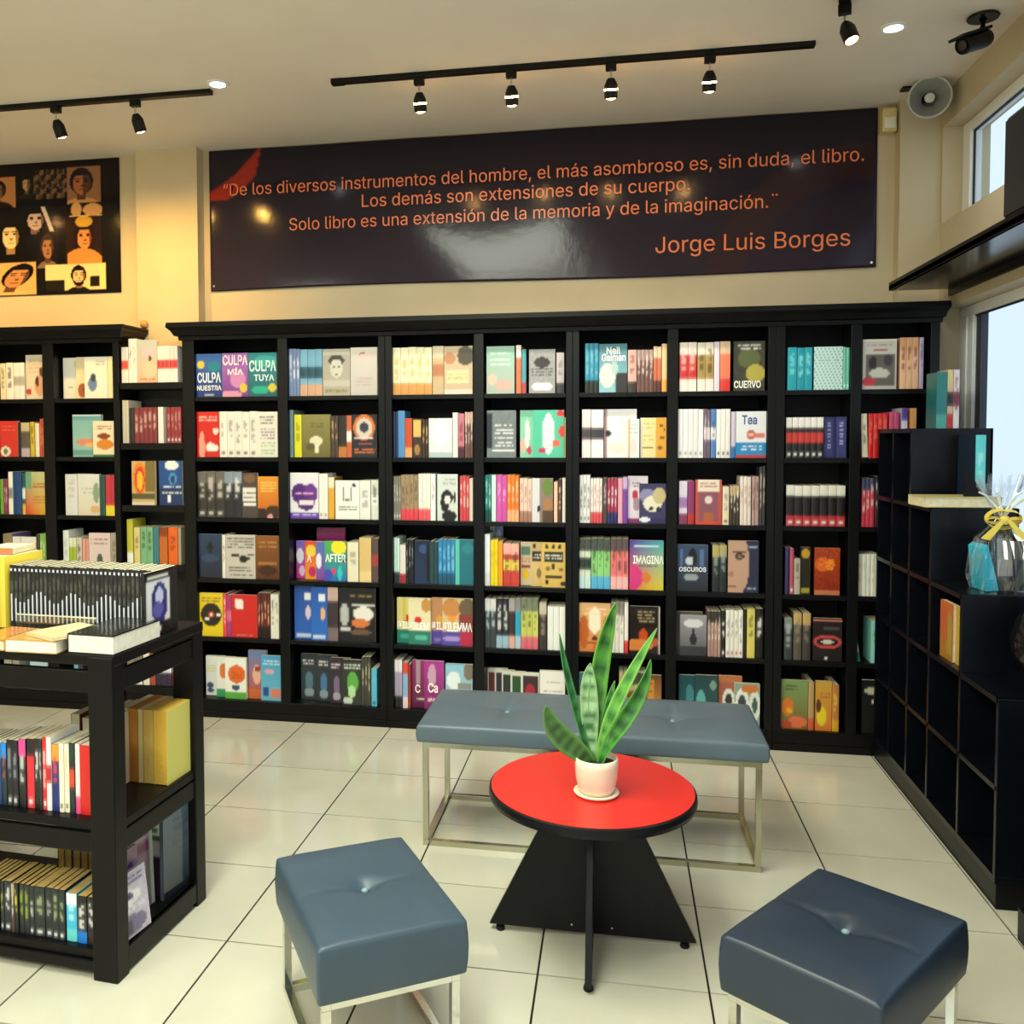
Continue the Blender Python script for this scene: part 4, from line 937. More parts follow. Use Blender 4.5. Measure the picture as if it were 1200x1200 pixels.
for x0, x1, bays, ol, orr, lab in UN:
    bookcase('bookcase', lab, x0, x1, bays, 4.39, 4.596 if orr else 4.672, MZ, 2.042, ol, orr*.4, 'long wall bookcase units')
bookcase('bookcase', 'short black bookcase under the portrait poster', -3.52, -2.56, [(-3.46, -3.003), (-2.937, -2.593)], 4.39, 4.672, MZ, 2.042, 0, 1, 'wall bookcases')
# open corner shelving in front of the pillar, between the two bookcases
CX0, CX1 = -2.557, -2.202
cs = empty('corner_shelving', 'open black shelving filling the gap between the two bookcases', 'shelving', (CX0, 4.395, 0))
LD = CX1-CX0
for z in ZCORN: MB().box(0, LD, 0, .19, z-.034, z).build('shelf', M_SHELF, cs, bevel=.002)
MB().box(0, LD, .004, .02, 0, .145).build('plinth', M_BLACK, cs)
MB().box(0, LD, .19, .2, 0, ZCORN[0]).build('back_panel', mat('worn_grey_back_panel', '1c1c1a', .6), cs)

# ------------------------------------------------------------------ stepped display unit along the window
XF, XB_ = 1.15, 1.445
su = empty('stepped_display_unit', 'navy black stepped cube shelving climbing towards the corner by the window', 'shelving', (XF, 3.02, 0))
W_ = XB_-XF
LV = [.10, .383, .655, .92, 1.19, 1.485]
CY = [(0, .314, 2), (.314, .63, 3), (.63, .88, 4), (.88, 1.35, 5)]
t_ = .018
for y0, y1, top in CY:
    for k in range(1, top+1):
        MB().box(0, W_, y0+.001, y1-.001, LV[k]-t_, LV[k]).build('shelf', M_NAVY, su, bevel=.0015)
    MB().box(.0, W_, y0, y0+t_, LV[0], LV[top]).build('upright_panel', M_NAVY, su, bevel=.0015)
    if top == 5:
        MB().box(.0, W_, (y0+y1)/2, (y0+y1)/2+t_, LV[0], LV[top]).build('upright_panel', M_NAVY, su)
        MB().box(.0, W_, y1-t_, y1, LV[0], LV[top]).build('upright_panel', M_NAVY, su)
    MB().box(W_-.008, W_, y0, y1, LV[0], LV[top]).build('back_panel', M_NAVY, su)
MB().box(0, W_, 0, 1.35, LV[0]-.02, LV[0]).build('bottom_shelf', M_NAVY, su)
MB().box(0.004, W_, .0, 1.35, 0, LV[0]-.02).build('plinth', M_BLACK, su, bevel=.002)
nu = empty('low_cabinet', 'low black cabinet next along the window wall, on its plinth', 'cabinet', (XF, 1.9, 0))
MB().box(0, W_, 0, .955, 0, .095).build('plinth', M_BLACK, nu, bevel=.002)
MB().box(.055, W_, .02, .94, .095, .62).build('carcass', M_BLACK, nu, bevel=.003)
MB().box(.03, W_, 0, .955, .62, .64).build('cabinet_top', M_BLACK, nu, bevel=.003)
for y in (.03, .49): 
    dd_ = MB().box(.04, .054, y, y+.44, .105, .61).build('door', M_BLACK, nu, bevel=.002)
    MB().box(.028, .04, y+.2, y+.24, .55, .56).build('handle', M_BRONZE, dd_)
# long wall shelf over the window
ws = empty('wall_shelf', 'long glossy black shelf fixed between the two windows on the side wall', 'shelf', (1.2, 1.2, 2.105))
MB().box(0, .258, 0, 3.23, 0, .024).build('board', mat('glossy_black_board', '101014', .16), ws, bevel=.002)
MB().box(0, .016, 0, 3.23, -.0, .036).build('front_edge', M_BLACK, ws, bevel=.001)
MB().box(.246, .258, 0, 3.23, -.03, 0).build('wall_rail', M_PLAST, ws)
tv = empty('speaker', 'black box loudspeaker on the long shelf under the high window', 'speaker', (1.22, 3.06, 2.142))
MB().box(0, .2, 0, .19, 0, .33).build('cabinet', M_PLAST, tv, bevel=.012)
MB().box(-.004, .004, .012, .178, .015, .315).build('grille', mat('speaker_cloth', '0c0c0c', .9), tv)

# ------------------------------------------------------------------ things on the stepped unit
def single(kind, *a, loc=(0, 0, 0), rot=(0, 0, 0), label='', group=None, **k):
    rnd = random.Random(label)
    o = book_spine(*a, rnd, **k) if kind == 'S' else book_cover(*a, rnd, **k)
    place(o, loc, rot); tag(o, label, 'book', group); return o
G1 = 'books on the stepped unit'
Z5 = LV[5]+.001
single('S', .04, .235, .13, '2c7c80', 'b=50a8a0', loc=(1.338, 4.15, Z5), label='teal book standing on the tallest step beside the window', group=G1)
single('S', .022, .245, .13, 'd8b8a0', 't=d8c890;m=202020;b=c83030', loc=(1.371, 4.151, Z5), label='cream book with black and red foot on the tallest step', group=G1)
single('S', .022, .245, .13, 'e8dce0', 'm=703040;b=e8e0e4;k=902848', loc=(1.395, 4.152, Z5), label='white and plum book nearest the window on the tallest step', group=G1)
single('S', .036, .268, .15, '16263c', 'a=5cccd6;k=a8ecec', loc=(1.346, 3.745, LV[4]+.001), rot=(0, 0, R(4)), label='dark blue book with cyan spine standing before the window', group=G1)
st_ = MB().prism([(0, 0), (.075, 0), (.02, .085), (0, .105)], 0, .006).build('display_easel', M_PLAST); place(st_, (1.275, 3.70, LV[4]+.039+.001)); tag(st_, 'small black easel on the pale flat book beside the cyan spine', 'easel')
bk = MB(); bk.box(0, .27, 0, .17, 0, .004, c=lin('d8cc98')); bk.box(0, .27, 0, .17, .034, .038, c=lin('c8bc80')); bk.box(0, .27, .166, .17, .004, .034, c=lin('d8cc98'))
o = bk.build('book', M_PRINT); place(o, (1.13, 3.66, LV[4]+.001), (0, 0, R(3))); tag(o, 'pale book lying flat on the second highest step', 'book', G1)
MB().box(.003, .267, .003, .166, .004, .034).build('pages', M_PAGE, o)
single('F', .125, .205, .02, 'gd06830,a87828;E.3,.4,.3,.3,c86038;R.6,.2,.9,.9,a89040', loc=(1.168, 3.53, LV[2]+.001), rot=(0, 0, R(-90)), label='orange and gold book facing out of a cube', group=G1)
single('S', .02, .205, .05, 'c8a040', 'k=604818', loc=(1.185, 3.41, LV[2]+.001), rot=(0, 0, R(0)), label='golden book with its spine to the shop, cube below the gift', group=G1)
# round black vase
vs = MB().lathe([(.03, 0), (.07, .0), (.075, .01), (.12, .05), (.15, .11), (.152, .16), (.13, .22), (.085, .27), (.05, .295), (.045, .31), (.06, .33), (.05, .33), (.036, .30)], 32).build('vase', mat('black_glaze', '08080a', .16), smooth=True)
place(vs, (1.355, 3.17, LV[2])); vs.scale = (.72, .9, .96); tag(vs, 'round glossy black vase on the lowest step by the window', 'vase')
# gift: two books in cellophane with a yellow bow
gx, gy, gz = 1.31, 3.46, LV[3]
gf = empty('wrapped_gift', 'books wrapped in clear cellophane with a yellow bow on the middle step', 'gift', (gx, gy, gz))
rg = random.Random(4)
mb = MB(); seg = 54; prof = [(.085, 0, .11), (.09, .05, .12), (.085, .12, .115), (.07, .18, .085), (.03, .225, .03), (.012, .25, .012), (.03, .29, .02), (.055, .34, .03), (.075, .385, .035)]
for i, (rx, z, ry) in enumerate(prof):
    for k in range(seg):
        a_ = 2*math.pi*k/seg; q = 1+(.10*math.sin(k*1.9+i*.5)+.05*math.sin(k*3.1+i)+rg.uniform(-.02, .02))*(1 if i else .3)
        mb.v.append((rx*q*math.cos(a_), ry*q*math.sin(a_), z+(.025*math.sin(k*1.7) if i == 8 else 0)))
for i in range(len(prof)-1):
    for k in range(seg): l = (k+1) % seg; mb.face([i*seg+k, i*seg+l, (i+1)*seg+l, (i+1)*seg+k])
mb.build('cellophane_wrap', M_CELLO, gf)
mb = MB()
for s_ in (-1, 1):
    for off in (0, .35):
        pts = []
        for k in range(9):
            t = k/8*math.pi; pts.append((s_*(.055*math.sin(t)), -.028-.01*math.sin(t*2), .245+.03*math.sin(t*.5+off*3)*math.cos(t)+off*.02))
        for k in range(8):
            a_, b_ = pts[k], pts[k+1]; b0 = len(mb.v); wv = .012
            mb.v += [(a_[0], a_[1]-wv, a_[2]), (b_[0], b_[1]-wv, b_[2]), (b_[0], b_[1]+wv, b_[2]+.006), (a_[0], a_[1]+wv, a_[2]+.006)]
            mb.face([b0, b0+1, b0+2, b0+3])
    mb.prism([(s_*.0, .25), (s_*.012, .25), (s_*.075, .185), (s_*.05, .18)][::s_], -.05, -.046)
mb.lathe([(.012, -.014), (.018, 0), (.012, .014)], 10, cx=0, cy=-.035, z0=.247)
o = mb.build('bow', M_YEL, gf); sm = o.modifiers.new('s', 'SOLIDIFY'); sm.thickness = .002
# curly cellophane strips at the neck
mb = MB()
for k in range(7):
    a_ = -2.6+k*.75; pts = [(.008*math.cos(a_), -.02, .26)]
    for q in range(1, 5): pts.append((math.cos(a_)*.03*q*(.8+.2*rg.random()), -.02-.008*q, .26+.033*q-.003*q*q))
    mb.tube(pts, .0035, 5)
mb.build('ribbon_curl', mat('white_ribbon', 'e8ece8', .35), gf)
mb = MB(); mb.prism([(-.02, 0), (.022, 0), (-.004, .16), (-.02, .15)], -.05, .05)
o = mb.build('wrapped_book', mat('cyan_cover', '38b8d8', .3), gf); place(o, (-.045, .0, .004), (0, R(-5), R(8)))
mb = MB(); mb.prism([(-.045, 0), (.075, 0), (.03, .19), (-.065, .19)], -.008, .008)
o = mb.build('framed_booklet', mat('dark_photo_print', '2c2b2a', .2), gf); place(o, (.03, -.03, .004), (R(-6), 0, R(8)))
MB().prism([(.075, 0), (.084, 0), (.039, .195), (.028, .19)], -.01, .01).build('white_edge', mat('white_card', 'eceef0', .4), o)
MB().box(-.05, -.0, -.0095, -.008, .05, .18).build('grey_photo', mat('grey_photo', '8c8a88', .3), o)

# ------------------------------------------------------------------ gondola
ga = R(-4); GN = empty('book_gondola', 'low black open display gondola with two shelves and a top full of books', 'shelving', (-1.32, 2.19, 0), ga)
GL, GD = 1.15, .44
def gbox(n, x0, x1, y0, y1, z0, z1, m=M_BLACK, bv=.003): return MB().box(x0, x1, y0, y1, z0, z1).build(n, m, GN, bevel=bv)
for x in (-.055, -GL):
    for y in (-.015, GD-.04): gbox('post', x, x+.075, y, y+.055, 0, .88)
gbox('top_board', -GL, .022, -.01, GD+.015, .855, .885)
for y in (-.008, GD-.012): gbox('top_rail', -GL+.075, -.055, y, y+.02, .78, .84); 
gbox('top_rail', .0, .016, .04, GD-.04, .78, .84); gbox('middle_side_rail', .0, .016, .04, GD-.04, .345, .40)
gbox('middle_shelf', -GL+.02, .015, .0, GD, .405, .43)
for y in (-.006, GD-.012): gbox('middle_rail', -GL+.075, -.055, y, y+.02, .345, .40)
gbox('bottom_shelf', -GL+.02, .015, .0, GD, .05, .075)
for y in (-.01, GD-.01): gbox('bottom_rail', -GL+.075, -.055, y, y+.022, .02, .05)
gbox('bottom_side_rail', .0, .018, .04, GD-.04, .015, .075)
def gw(x, y, z): return GN_M @ Vector((x, y, z))
GN_M = Matrix.Translation((-1.32, 2.19, 0)) @ Matrix.Rotation(ga, 4, 'Z')
# the row of black volumes on the top
rnd = random.Random(11); zt = .886
x = -.012; nrow = 33; span = .492; t = span/nrow
for k in range(nrow):
    st = 't=24241f;d=eeeeee' if k % 11 else 'k=b0c030'
    o = book_spine(t-.0008, .188+(k % 3)*.001, .13, '1c1d20', 'k=5a5c50', rnd)
    o.location = gw(.0-.012-t*(k+.5), .235, zt); o.rotation_euler = (0, 0, ga)
    me = MB().box(-t*.16, t*.16, -.0030, -.0022, .02+.0*k, .095+.018*math.sin(k*.8)).build('white_lettering', mat('spine_white', 'd4d6e0', .5), o)
    MB().box(-t*.2, t*.2, -.0030, -.0022, .172, .18).build('volume_mark', mat('spine_white', 'd4d6e0', .5), o)
    tag(o, POS[nrow-1-k]+' black manga volume from the left of the row on top of the gondola', 'book', 'black volumes on the gondola top')
o = book_cover(.135, .19, .012, 'b1a1a20;R.1,.06,.9,.1,e8e8e8;R.05,.16,.95,.8,dfe0e8;E.55,.5,.32,.32,2c2c78;E.55,.38,.16,.12,c8ccf0;E.5,.6,.2,.12,5c5cb0;R0,.8,1,1,141418;R.35,.86,.6,.93,e8e8e8', random.Random(3), True, 20, 28)
o.location = gw(.002, .237, zt); o.rotation_euler = (0, 0, ga+R(90)); tag(o, 'end volume of the black row, cover with a dark blue figure', 'book', 'gondola top books')
# orange and yellow books left of the row
for k, (c, st, d_) in enumerate((('ecd24c', '-', 'yellow'), ('f0c830', 'k=f8e898', 'golden yellow'), ('e8941c', 'k=803010', 'orange'), ('e8901c', 'k=903818', 'deep orange'))):
    o = book_spine(.021, .215, .17, c, st, rnd); o.location = gw(-.524-.022*k, .225, zt); o.rotation_euler = (0, 0, ga)
    tag(o, f'{d_} book standing at the end of the black row on the gondola', 'book', 'gondola top books')
o = book_cover(.1, .02, .14, 'bb87850', rnd); o.location = gw(-.57, .26, zt+.216); o.rotation_euler = (0, 0, ga+R(10)); tag(o, 'small tan book lying on top of the orange books', 'book', 'gondola top books')
# flat books
def flat_book(x, y, w_, d_, h_, c, label, rz=0, page=M_PAGE, tiltx=0, z=zt, cov=.004):
    mb = MB(); cc = lin(c)
    mb.box(-w_/2, w_/2, 0, d_, h_-cov, h_, c=cc); mb.box(-w_/2, w_/2, 0, d_, 0, cov*.6, c=cc); mb.box(-w_/2, -w_/2+.003, 0, d_, 0, h_, c=cc)
    o = mb.build('book', M_GLOSS); MB().box(-w_/2+.003, w_/2-.001, .001, d_-.001, cov*.6, h_-cov).build('pages', page, o)
    o.location = gw(x, y, z); o.rotation_euler = (tiltx, 0, ga+rz); tag(o, label, 'book', 'gondola top books'); return o
flat_book(-.052, -.005, .14, .225, .052, '22231f', 'thick black-covered book with white pages lying flat at the gondola corner', 0, mat('white_page_paper', 'eceae0', .8, noise='dcd8c8', scale=50))
flat_book(-.215, -.035, .155, .13, .036, 'c89850', 'tan book lying flat at the front of the gondola top', R(3), mat('white_page_paper', 'eceae0', .8))
flat_book(-.36, -.03, .12, .15, .03, 'c07838', 'orange-covered book lying flat beside the tan one', R(-4))
flat_book(-.20, -.02, .13, .16, .01, 'e0c898', 'thin pale booklet propped aslant on the tan book', R(-22), z=zt+.037)
ac = empty('book_stand', 'clear acrylic stand behind the flat books on the gondola', 'stand', tuple(gw(-.30, .145, zt)), ga)
MB().box(-.11, .16, 0, .003, 0, .062).build('front_pane', M_ACRYL, ac); MB().box(-.11, .16, 0, .06, 0, .003).build('base_pane', M_ACRYL, ac)
MB().box(-.11, .16, -.001, .004, .06, .063).build('bright_edge', mat('acrylic_edge', 'd8d8b8', .2), ac)
# back row on the middle shelf: fore-edges to the shop
zs = .431
for k, (x, w_, h_, c, m_) in enumerate(((-.30, .03, .2, '6c3020', M_PAGE), (-.262, .028, .19, 'd8d0b8', M_PAGE), (-.23, .024, .205, '4c3c34', M_PAGE_TAN), (-.2, .024, .21, 'b8b0b0', M_PAGE), (-.172, .02, .215, '3c3c34', M_PAGE), (-.148, .024, .215, 'c8c0a0', M_PAGE_TAN),
        )):
    o = book_spine(w_, h_, .14, c, '-', rnd, page=m_); o.location = gw(x+.01, .385, zs); o.rotation_euler = (0, 0, ga+math.pi)
    tag(o, f'{["brown-red","greyish cream","dark brown","silver grey","black-edged","khaki","cream","tan orange","straw","sand"][k]} book with fore-edge forward, rear of gondola middle shelf', 'book', 'back row of the gondola middle shelf')
# fore-edge books at the open end, standing at the rear corner
tot = [.02, .036, .017, .036, .045]; cs_ = [('e8dcb8', 'dcd0a8', 'thin cream'), ('c07c2c', 'b87830', 'tan orange'), ('d8c48c', 'd4c088', 'pale straw'), ('c8a050', 'd0ac58', 'sandy'), ('d8d070', 'd4a83c', 'thick yellow-green')]
xq = -.185
for k, w_ in enumerate(tot):
    c, pg, d_ = cs_[k]
    o = book_spine(w_-.002, .222, .145, c, '-', rnd, page=mat('fore_edge_'+pg, pg, .85, bump=.25, scale=90))
    # stands with the fore-edge to the shop
    o.location = gw(xq+w_/2+.035, .415, zs); o.rotation_euler = (0, 0, ga+math.pi)
    tag(o, f'{d_} book, fore-edge forward, at the open end of the gondola middle shelf', 'book', 'books at the open end of the gondola')
    xq += w_
# lower shelf, rear: dark fore-edges and wrapped comics at the open end
zl = .076
for k, (x, c) in enumerate(((-.40, '2c2824'), (-.375, '8c8478'), (-.345, '8a7c5c'), (-.318, '7c6c50'), (-.292, '6c5c40'))):
    o = book_spine(.024, .21, .13, c, '-', rnd, page=M_PAGE_TAN); o.location = gw(x+.03, .40, zl); o.rotation_euler = (0, 0, ga+math.pi)
    tag(o, f'{["black","grey","khaki","olive brown","umber"][k]} backed book at the rear of the gondola bottom shelf', 'book', 'back row of the gondola bottom shelf')
o = book_cover(.15, .23, .012, 'b386048;E.5,.15,.4,.1,e8f4ec;E.5,.16,.25,.05,387858;R0,.3,1,.5,b8b8c0;R0,.5,1,1,3c2848', rnd, True); o.location = gw(-.1, .30, zl); o.rotation_euler = (R(-6), 0, ga); tag(o, 'green and white comic standing behind the cyan book', 'book', 'wrapped comics on the gondola')
for k, (x, y, w_, h_, ops, lab, rz_, tl) in enumerate((
    (.004, .012, .15, .175, 'bcac4dc;L.1,.05,.9,.2,2,4c4080;E.5,.4,.3,.12,f4f2fc;E.5,.38,.12,.06,4c4880;L.1,.52,.9,.62,2,ece8f8;E.5,.82,.4,.15,7c7498;R.3,.72,.5,.95,58506c;N1', 'shrink-wrapped lilac manga leaning outwards at the gondola end', 85, -7),
    (-.034, .02, .15, .22, 'b6c3c90;R0,0,1,.2,8c7088;E.4,.4,.4,.12,c8a0e0;R0,.5,1,.55,e8d8f4;R0,.6,1,1,3c2850;N1', 'shrink-wrapped purple manga behind the lilac one', 85, -3),
    (-.052, .12, .15, .24, 'b7a6478;R0,.1,1,.16,b898a8;R0,.18,1,.3,6c2c50;E.3,.5,.2,.12,882c40;E.6,.65,.2,.2,3c6c30;R.9,0,1,1,b0bcb0;N1', 'plastic-sleeved comic with plum band and green figure', 85, -2),
    (-.012, .275, .15, .27, 'g64788c,1e242c;L.3,.15,.8,.6,8,48545c;R.0,.0,1,.03,98a8b0', 'tall dark slate magazine at the far end of the bottom shelf', 85, 0))):
    o = book_cover(w_, h_, .013, ops, rnd, True, 20, 26); o.location = gw(x, y+w_/2, zl); o.rotation_euler = (R(tl) , 0, ga+R(rz_)); tag(o, lab, 'book', 'wrapped comics on the gondola')

# ------------------------------------------------------------------ bench, stools, table
def cushion(name, w_, d_, z0, z1, m, parent, buttons, crown=.015, seam=True):
    nx, ny = (150, 44) if w_ > .8 else (60, 44)
    mb = MB(); n = (nx+1)*(ny+1)
    def edge(u): return min(u, 1-u)
    for lay in (1, 0):
        for j in range(ny+1):
            for i in range(nx+1):
                u, v = i/nx, j/ny; x, y = (u-.5)*w_, (v-.5)*d_
                if lay:
                    z = z1-crown+crown*min(1, 6*edge(u))**.5*min(1, 6*edge(v))**.5
                    for bx, by in buttons:
                        r = math.hypot(x-bx, y-by); z -= .018*math.exp(-(r/.03)**2)+.006*math.exp(-(r/.09)**2)
                    for bx, by in buttons:
                        z -= .0055*math.exp(-(abs(x-bx)/.011)**1.5)*math.exp(-((y-by)/.15)**4)
                        if w_ > .8: z -= .004*math.exp(-(abs(y-by)/.014)**1.5)*math.exp(-((x-bx)/.16)**2)
                else: z = z0
                mb.v.append((x, y, z))
    W = nx+1
    for j in range(ny):
        for i in range(nx):
            a_ = j*W+i; mb.face([a_, a_+1, a_+W+1, a_+W]); a_ += n; mb.face([a_, a_+W, a_+W+1, a_+1])
    ring = [i for i in range(nx)]+[j*W+nx for j in range(ny)]+[ny*W+i for i in range(nx, 0, -1)]+[j*W for j in range(ny, 0, -1)]
    lv = [ring]; K = 4
    for k in range(1, K):
        f_ = k/K; b0 = len(mb.v); bulge = .005*math.sin(math.pi*f_)
        for q in ring:
            x, y, z = mb.v[q]; zz = z*(1-f_)+z0*f_; s_ = 1+bulge/max(w_, d_)*2
            mb.v.append((x*s_, y*s_, zz))
        lv.append([b0+i for i in range(len(ring))])
    lv.append([q+n for q in ring])
    for k in range(K):
        for i in range(len(ring)):
            j = (i+1) % len(ring); mb.face([lv[k][j], lv[k][i], lv[k+1][i], lv[k+1][j]])
    o = mb.build(name, m, parent, smooth=True)
    b = o.modifiers.new('b', 'BEVEL'); b.width = .007; b.segments = 3; b.limit_method = 'ANGLE'; b.angle_limit = R(50)
    for bx, by in buttons:
        bt = MB().lathe([(.001, -.004), (.008, -.002), (.010, .002), (.006, .006), (.001, .007)], 14, cx=bx, cy=by, z0=z1-.023)
        bt.build('button', mat('pale_vinyl_button', '7c98a4', .35) , o, smooth=True)
    return o
def frame(parent, w_, d_, z, t, m):
    for x in (-w_/2, w_/2-t):
        for y in (-d_/2, d_/2-t): MB().box(x, x+t, y, y+t, t, z-t).build('leg', m, parent, bevel=.001)
    for z0 in (0, z-t):
        for y in (-d_/2, d_/2-t): MB().box(-w_/2, w_/2, y, y+t, z0, z0+t).build('rail', m, parent, bevel=.001)
        for x in (-w_/2, w_/2-t): MB().box(x, x+t, -d_/2+t, d_/2-t, z0, z0+t).build('rail', m, parent, bevel=.001)
bn = empty('upholstered_bench', 'long blue-grey tufted bench on a thin steel frame behind the red table', 'bench', (-.094, 3.355, 0), R(0))
frame(bn, 1.155, .44, .375, .02, M_BRONZE)
cushion('cushion', 1.19, .47, .376, .45, mat('grey_blue_leatherette', '5b6b78', .4, noise='566570', scale=4, bump=.06), bn, [(-.3, 0), (.3, 0)], crown=.012)
def stool(lab, cx, cy, rz, m):
    e = empty('stool', lab, 'stool', (cx, cy, 0), rz, 'tufted stools around the red table')
    frame(e, .44, .325, .225, .02, M_CHROME)
    cushion('cushion', .47, .35, .226, .365, m, e, [(0, 0)], crown=.012)
    return e
stool('blue-grey tufted stool with chrome frame between the gondola and the table', -.603, 2.131, R(-58), M_VINYL)
stool('dark navy tufted stool with chrome frame nearest the window unit', .514, 2.147, R(53), M_VDARK)
tb = empty('round_table', 'low round table with red top and crossed black panel base', 'table', (-.065, 2.635, 0))
MB().lathe([(.285, .418), (.295, .421), (.297, .432), (.295, .446), (.288, .4492)], 72).build('table_edge', M_EDGE, tb, smooth=False)
MB().lathe([(.2895, .4490), (.2895, .4505)], 72).build('table_top', M_RED, tb)
trap = [(-.297, .018), (.297, .018), (.10, .418), (-.10, .418)]
MB().prism(trap, -.009, .009).build('base_panel', M_EDGE, tb, bevel=.001)
o = MB().prism([(-.28, .018), (-.0095, .018), (-.0095, .418), (-.10, .418)], -.009, .009).build('base_panel', M_EDGE, tb, bevel=.001); o.rotation_euler = (0, 0, R(90))
o = MB().prism([(.0095, .018), (.28, .018), (.10, .418), (.0095, .418)], -.009, .009).build('base_panel', M_EDGE, tb, bevel=.001); o.rotation_euler = (0, 0, R(90))
for x, y in ((-.265, 0), (.265, 0), (0, -.255), (0, .255)):
    MB().lathe([(.012, 0), (.014, .004), (.012, .012), (.005, .013), (.005, .02)], 14, cx=x, cy=y).build('foot', M_PLAST, tb)
for x in (-.055, .06): MB().lathe([(.003, -.001), (.003, .001)], 10).build('screw', M_CHROME, tb).location = (x, -.0105, .04)
for o in tb.children:
    if o.name.startswith('screw'): o.rotation_euler = (R(90), 0, 0)

# plant
pl_x, pl_y, pl_z = -.05, 2.575, .4505
pt = empty('potted_snake_plant', 'snake plant with upright banded leaves in a cream pot on the red table', 'plant', (pl_x, pl_y, pl_z))
MB().lathe([(.03, 0), (.058, .002), (.064, .008), (.062, .012), (.05, .007), (.03, .006)], 36).build('saucer', M_POT, pt, smooth=True)
MB().lathe([(.03, .0065), (.044, .0065), (.052, .02), (.058, .05), (.0605, .085), (.060, .105), (.057, .107), (.055, .105), (.055, .085), (.03, .085)], 36).build('pot', M_POT, pt, smooth=True)
MB().lathe([(.003, .0855), (.054, .086), (.0545, .0895), (.003, .093)], 24).build('soil', M_SOIL, pt)
def leaf(pts, width, twist, ca, cb, edge_c, seed, cup=.25, n=34):
    rl = random.Random(seed); P_ = [Vector(p) for p in pts]; mb = MB()
    def bez(t):
        q = P_[:]
        while len(q) > 1: q = [q[i].lerp(q[i+1], t) for i in range(len(q)-1)]
        return q[0]
    M_ = 8; rows = []
    for j in range(n+1):
        t = j/n; c = bez(t); tg = (bez(min(1, t+.01))-bez(max(0, t-.01))).normalized()
        ang = twist[0]+(twist[1]-twist[0])*t
        side = Vector((math.cos(ang), math.sin(ang), 0)); side = (side-tg*side.dot(tg)).normalized(); nn = side.cross(tg)
        wv = width*(.55+.45*min(1, t*2.2))*(max(0, 1-((t-.55)/.45)**2.3) if t > .55 else 1)**.8
        wv = max(wv, .0008); r = []
        for i in range(M_+1):
            u = i/M_*2-1; r.append(len(mb.v)); mb.v.append(tuple(c+side*u*wv/2+nn*(cup*wv*(u*u)*.5)))
        rows.append(r)
    A_, B_, E_ = lin(ca), lin(cb), lin(edge_c); grid_c = [[None]*M_ for _ in range(n)]
    for j in range(n):
        band = (math.sin(j*1.35+rl.uniform(-.7, .7)) > .15)
        for i in range(M_):
            b2 = band if rl.random() > .08 else not band
            cc = E_ if i in (0, M_-1) else (B_ if b2 else A_)
            grid_c[j][i] = cc; mb.face([rows[j][i], rows[j][i+1], rows[j+1][i+1], rows[j+1][i]], c=(j, i))
    def cav(j, i):
        q = [grid_c[jj][ii] for jj in {max(j-1, 0), min(j, n-1)} for ii in {max(i-1, 0), min(i, M_-1)}]
        return tuple(sum(c[k] for c in q)/len(q) for k in range(4))
    mb.c = [[cav(j, i), cav(j, i+1), cav(j+1, i+1), cav(j+1, i)] for j, i in mb.c]
    o = mb.build('leaf', print_mat('leaf_surface', .38) if 'leaf_surface' not in MATS else MATS['leaf_surface'], pt, smooth=True)
    s_ = o.modifiers.new('s', 'SOLIDIFY'); s_.thickness = .0022; return o
zz = lambda z: z-pl_z
leaf([(.0, .01, .088), (-.012, .02, zz(.66)), (.004, .03, zz(.86)), (.052, .03, zz(1.02))][:3]+[(.053, .035, zz(.99))], .052, (.1, .5), '4f9636', '1f5222', '68aa40', 1)
leaf([(-.018, .01, .088), (-.01, .0, zz(.64)), (-.03, .02, zz(.74)), (-.018, .01, zz(.82))], .05, (0, -.1), '9cc094', '2c6236', '84b074', 2)
leaf([(-.022, .0, .088), (-.035, .0, zz(.64)), (-.085, .0, zz(.75)), (-.104, .01, zz(.90))], .026, (.5, .9), '2c7436', '123c1c', '448c44', 3)
leaf([(.008, .0, .088), (.015, .0, zz(.63)), (.05, .0, zz(.72)), (.165, .02, zz(.925))], .034, (-.4, -.2), '66a83e', '2a6a28', '7cba50', 4)
leaf([(.012, -.01, .088), (.03, -.01, zz(.62)), (.12, -.01, zz(.70)), (.148, .0, zz(.84))], .042, (-.9, .6), '3f8430', '1c4c24', '549a3e', 5, cup=.5)
leaf([(-.02, -.008, .088), (-.035, -.01, zz(.58)), (-.13, -.02, zz(.60)), (-.14, -.01, zz(.70))], .062, (.2, .3), '3a6628', '223a16', '547e38', 6)
leaf([(.016, .015, .088), (.02, .02, zz(.62)), (.025, .02, zz(.68)), (.05, .02, zz(.77))], .024, (.2, 0), '428440', '20542a', '5ca050', 7)

# ------------------------------------------------------------------ banner
bnr = MB(); ops = 'g1d1a26,2b2030'
NX, NY = 300, 68
g, _ = paint(ops, NX, NY)
c1, c2 = lin('9c2c22'), lin('38201f')
for j in range(NY):
    for i in range(NX):
        u = (i+.5)/NX*3.37; v = (j+.5)/NY*.75
        # crescent swoosh falling from the top edge to the start of the quotation
        r1 = math.hypot(u+.28, v+.42); 
        if .70 < r1 < .70+.085*min(1, max(0, (v+.02)*6)) and v < .27 and u < .44: g[j][i] = c1
        r2_ = math.hypot(u-3.35, v-.95)
        if .62 < r2_ < .80 and u > 2.3: g[j][i] = tuple(g[j][i][q]*.45+c2[q]*.55 for q in range(4))
BX0, BX1 = -2.165, 1.205
bo = empty('quote_banner', 'long dark glossy banner with an orange quotation above the long bookcase', 'banner', (0, 4.672, 0))
mbn = MB(); mbn.grid(BX0, BX1, 2.25, 2.998, g)
mbn.v = [(x, -.004+.0025*math.sin(x*7)*math.sin(z*5), z+(.006*math.sin((x+2)*2.2) if z < 2.3 else 0)) for x, y, z in mbn.v]
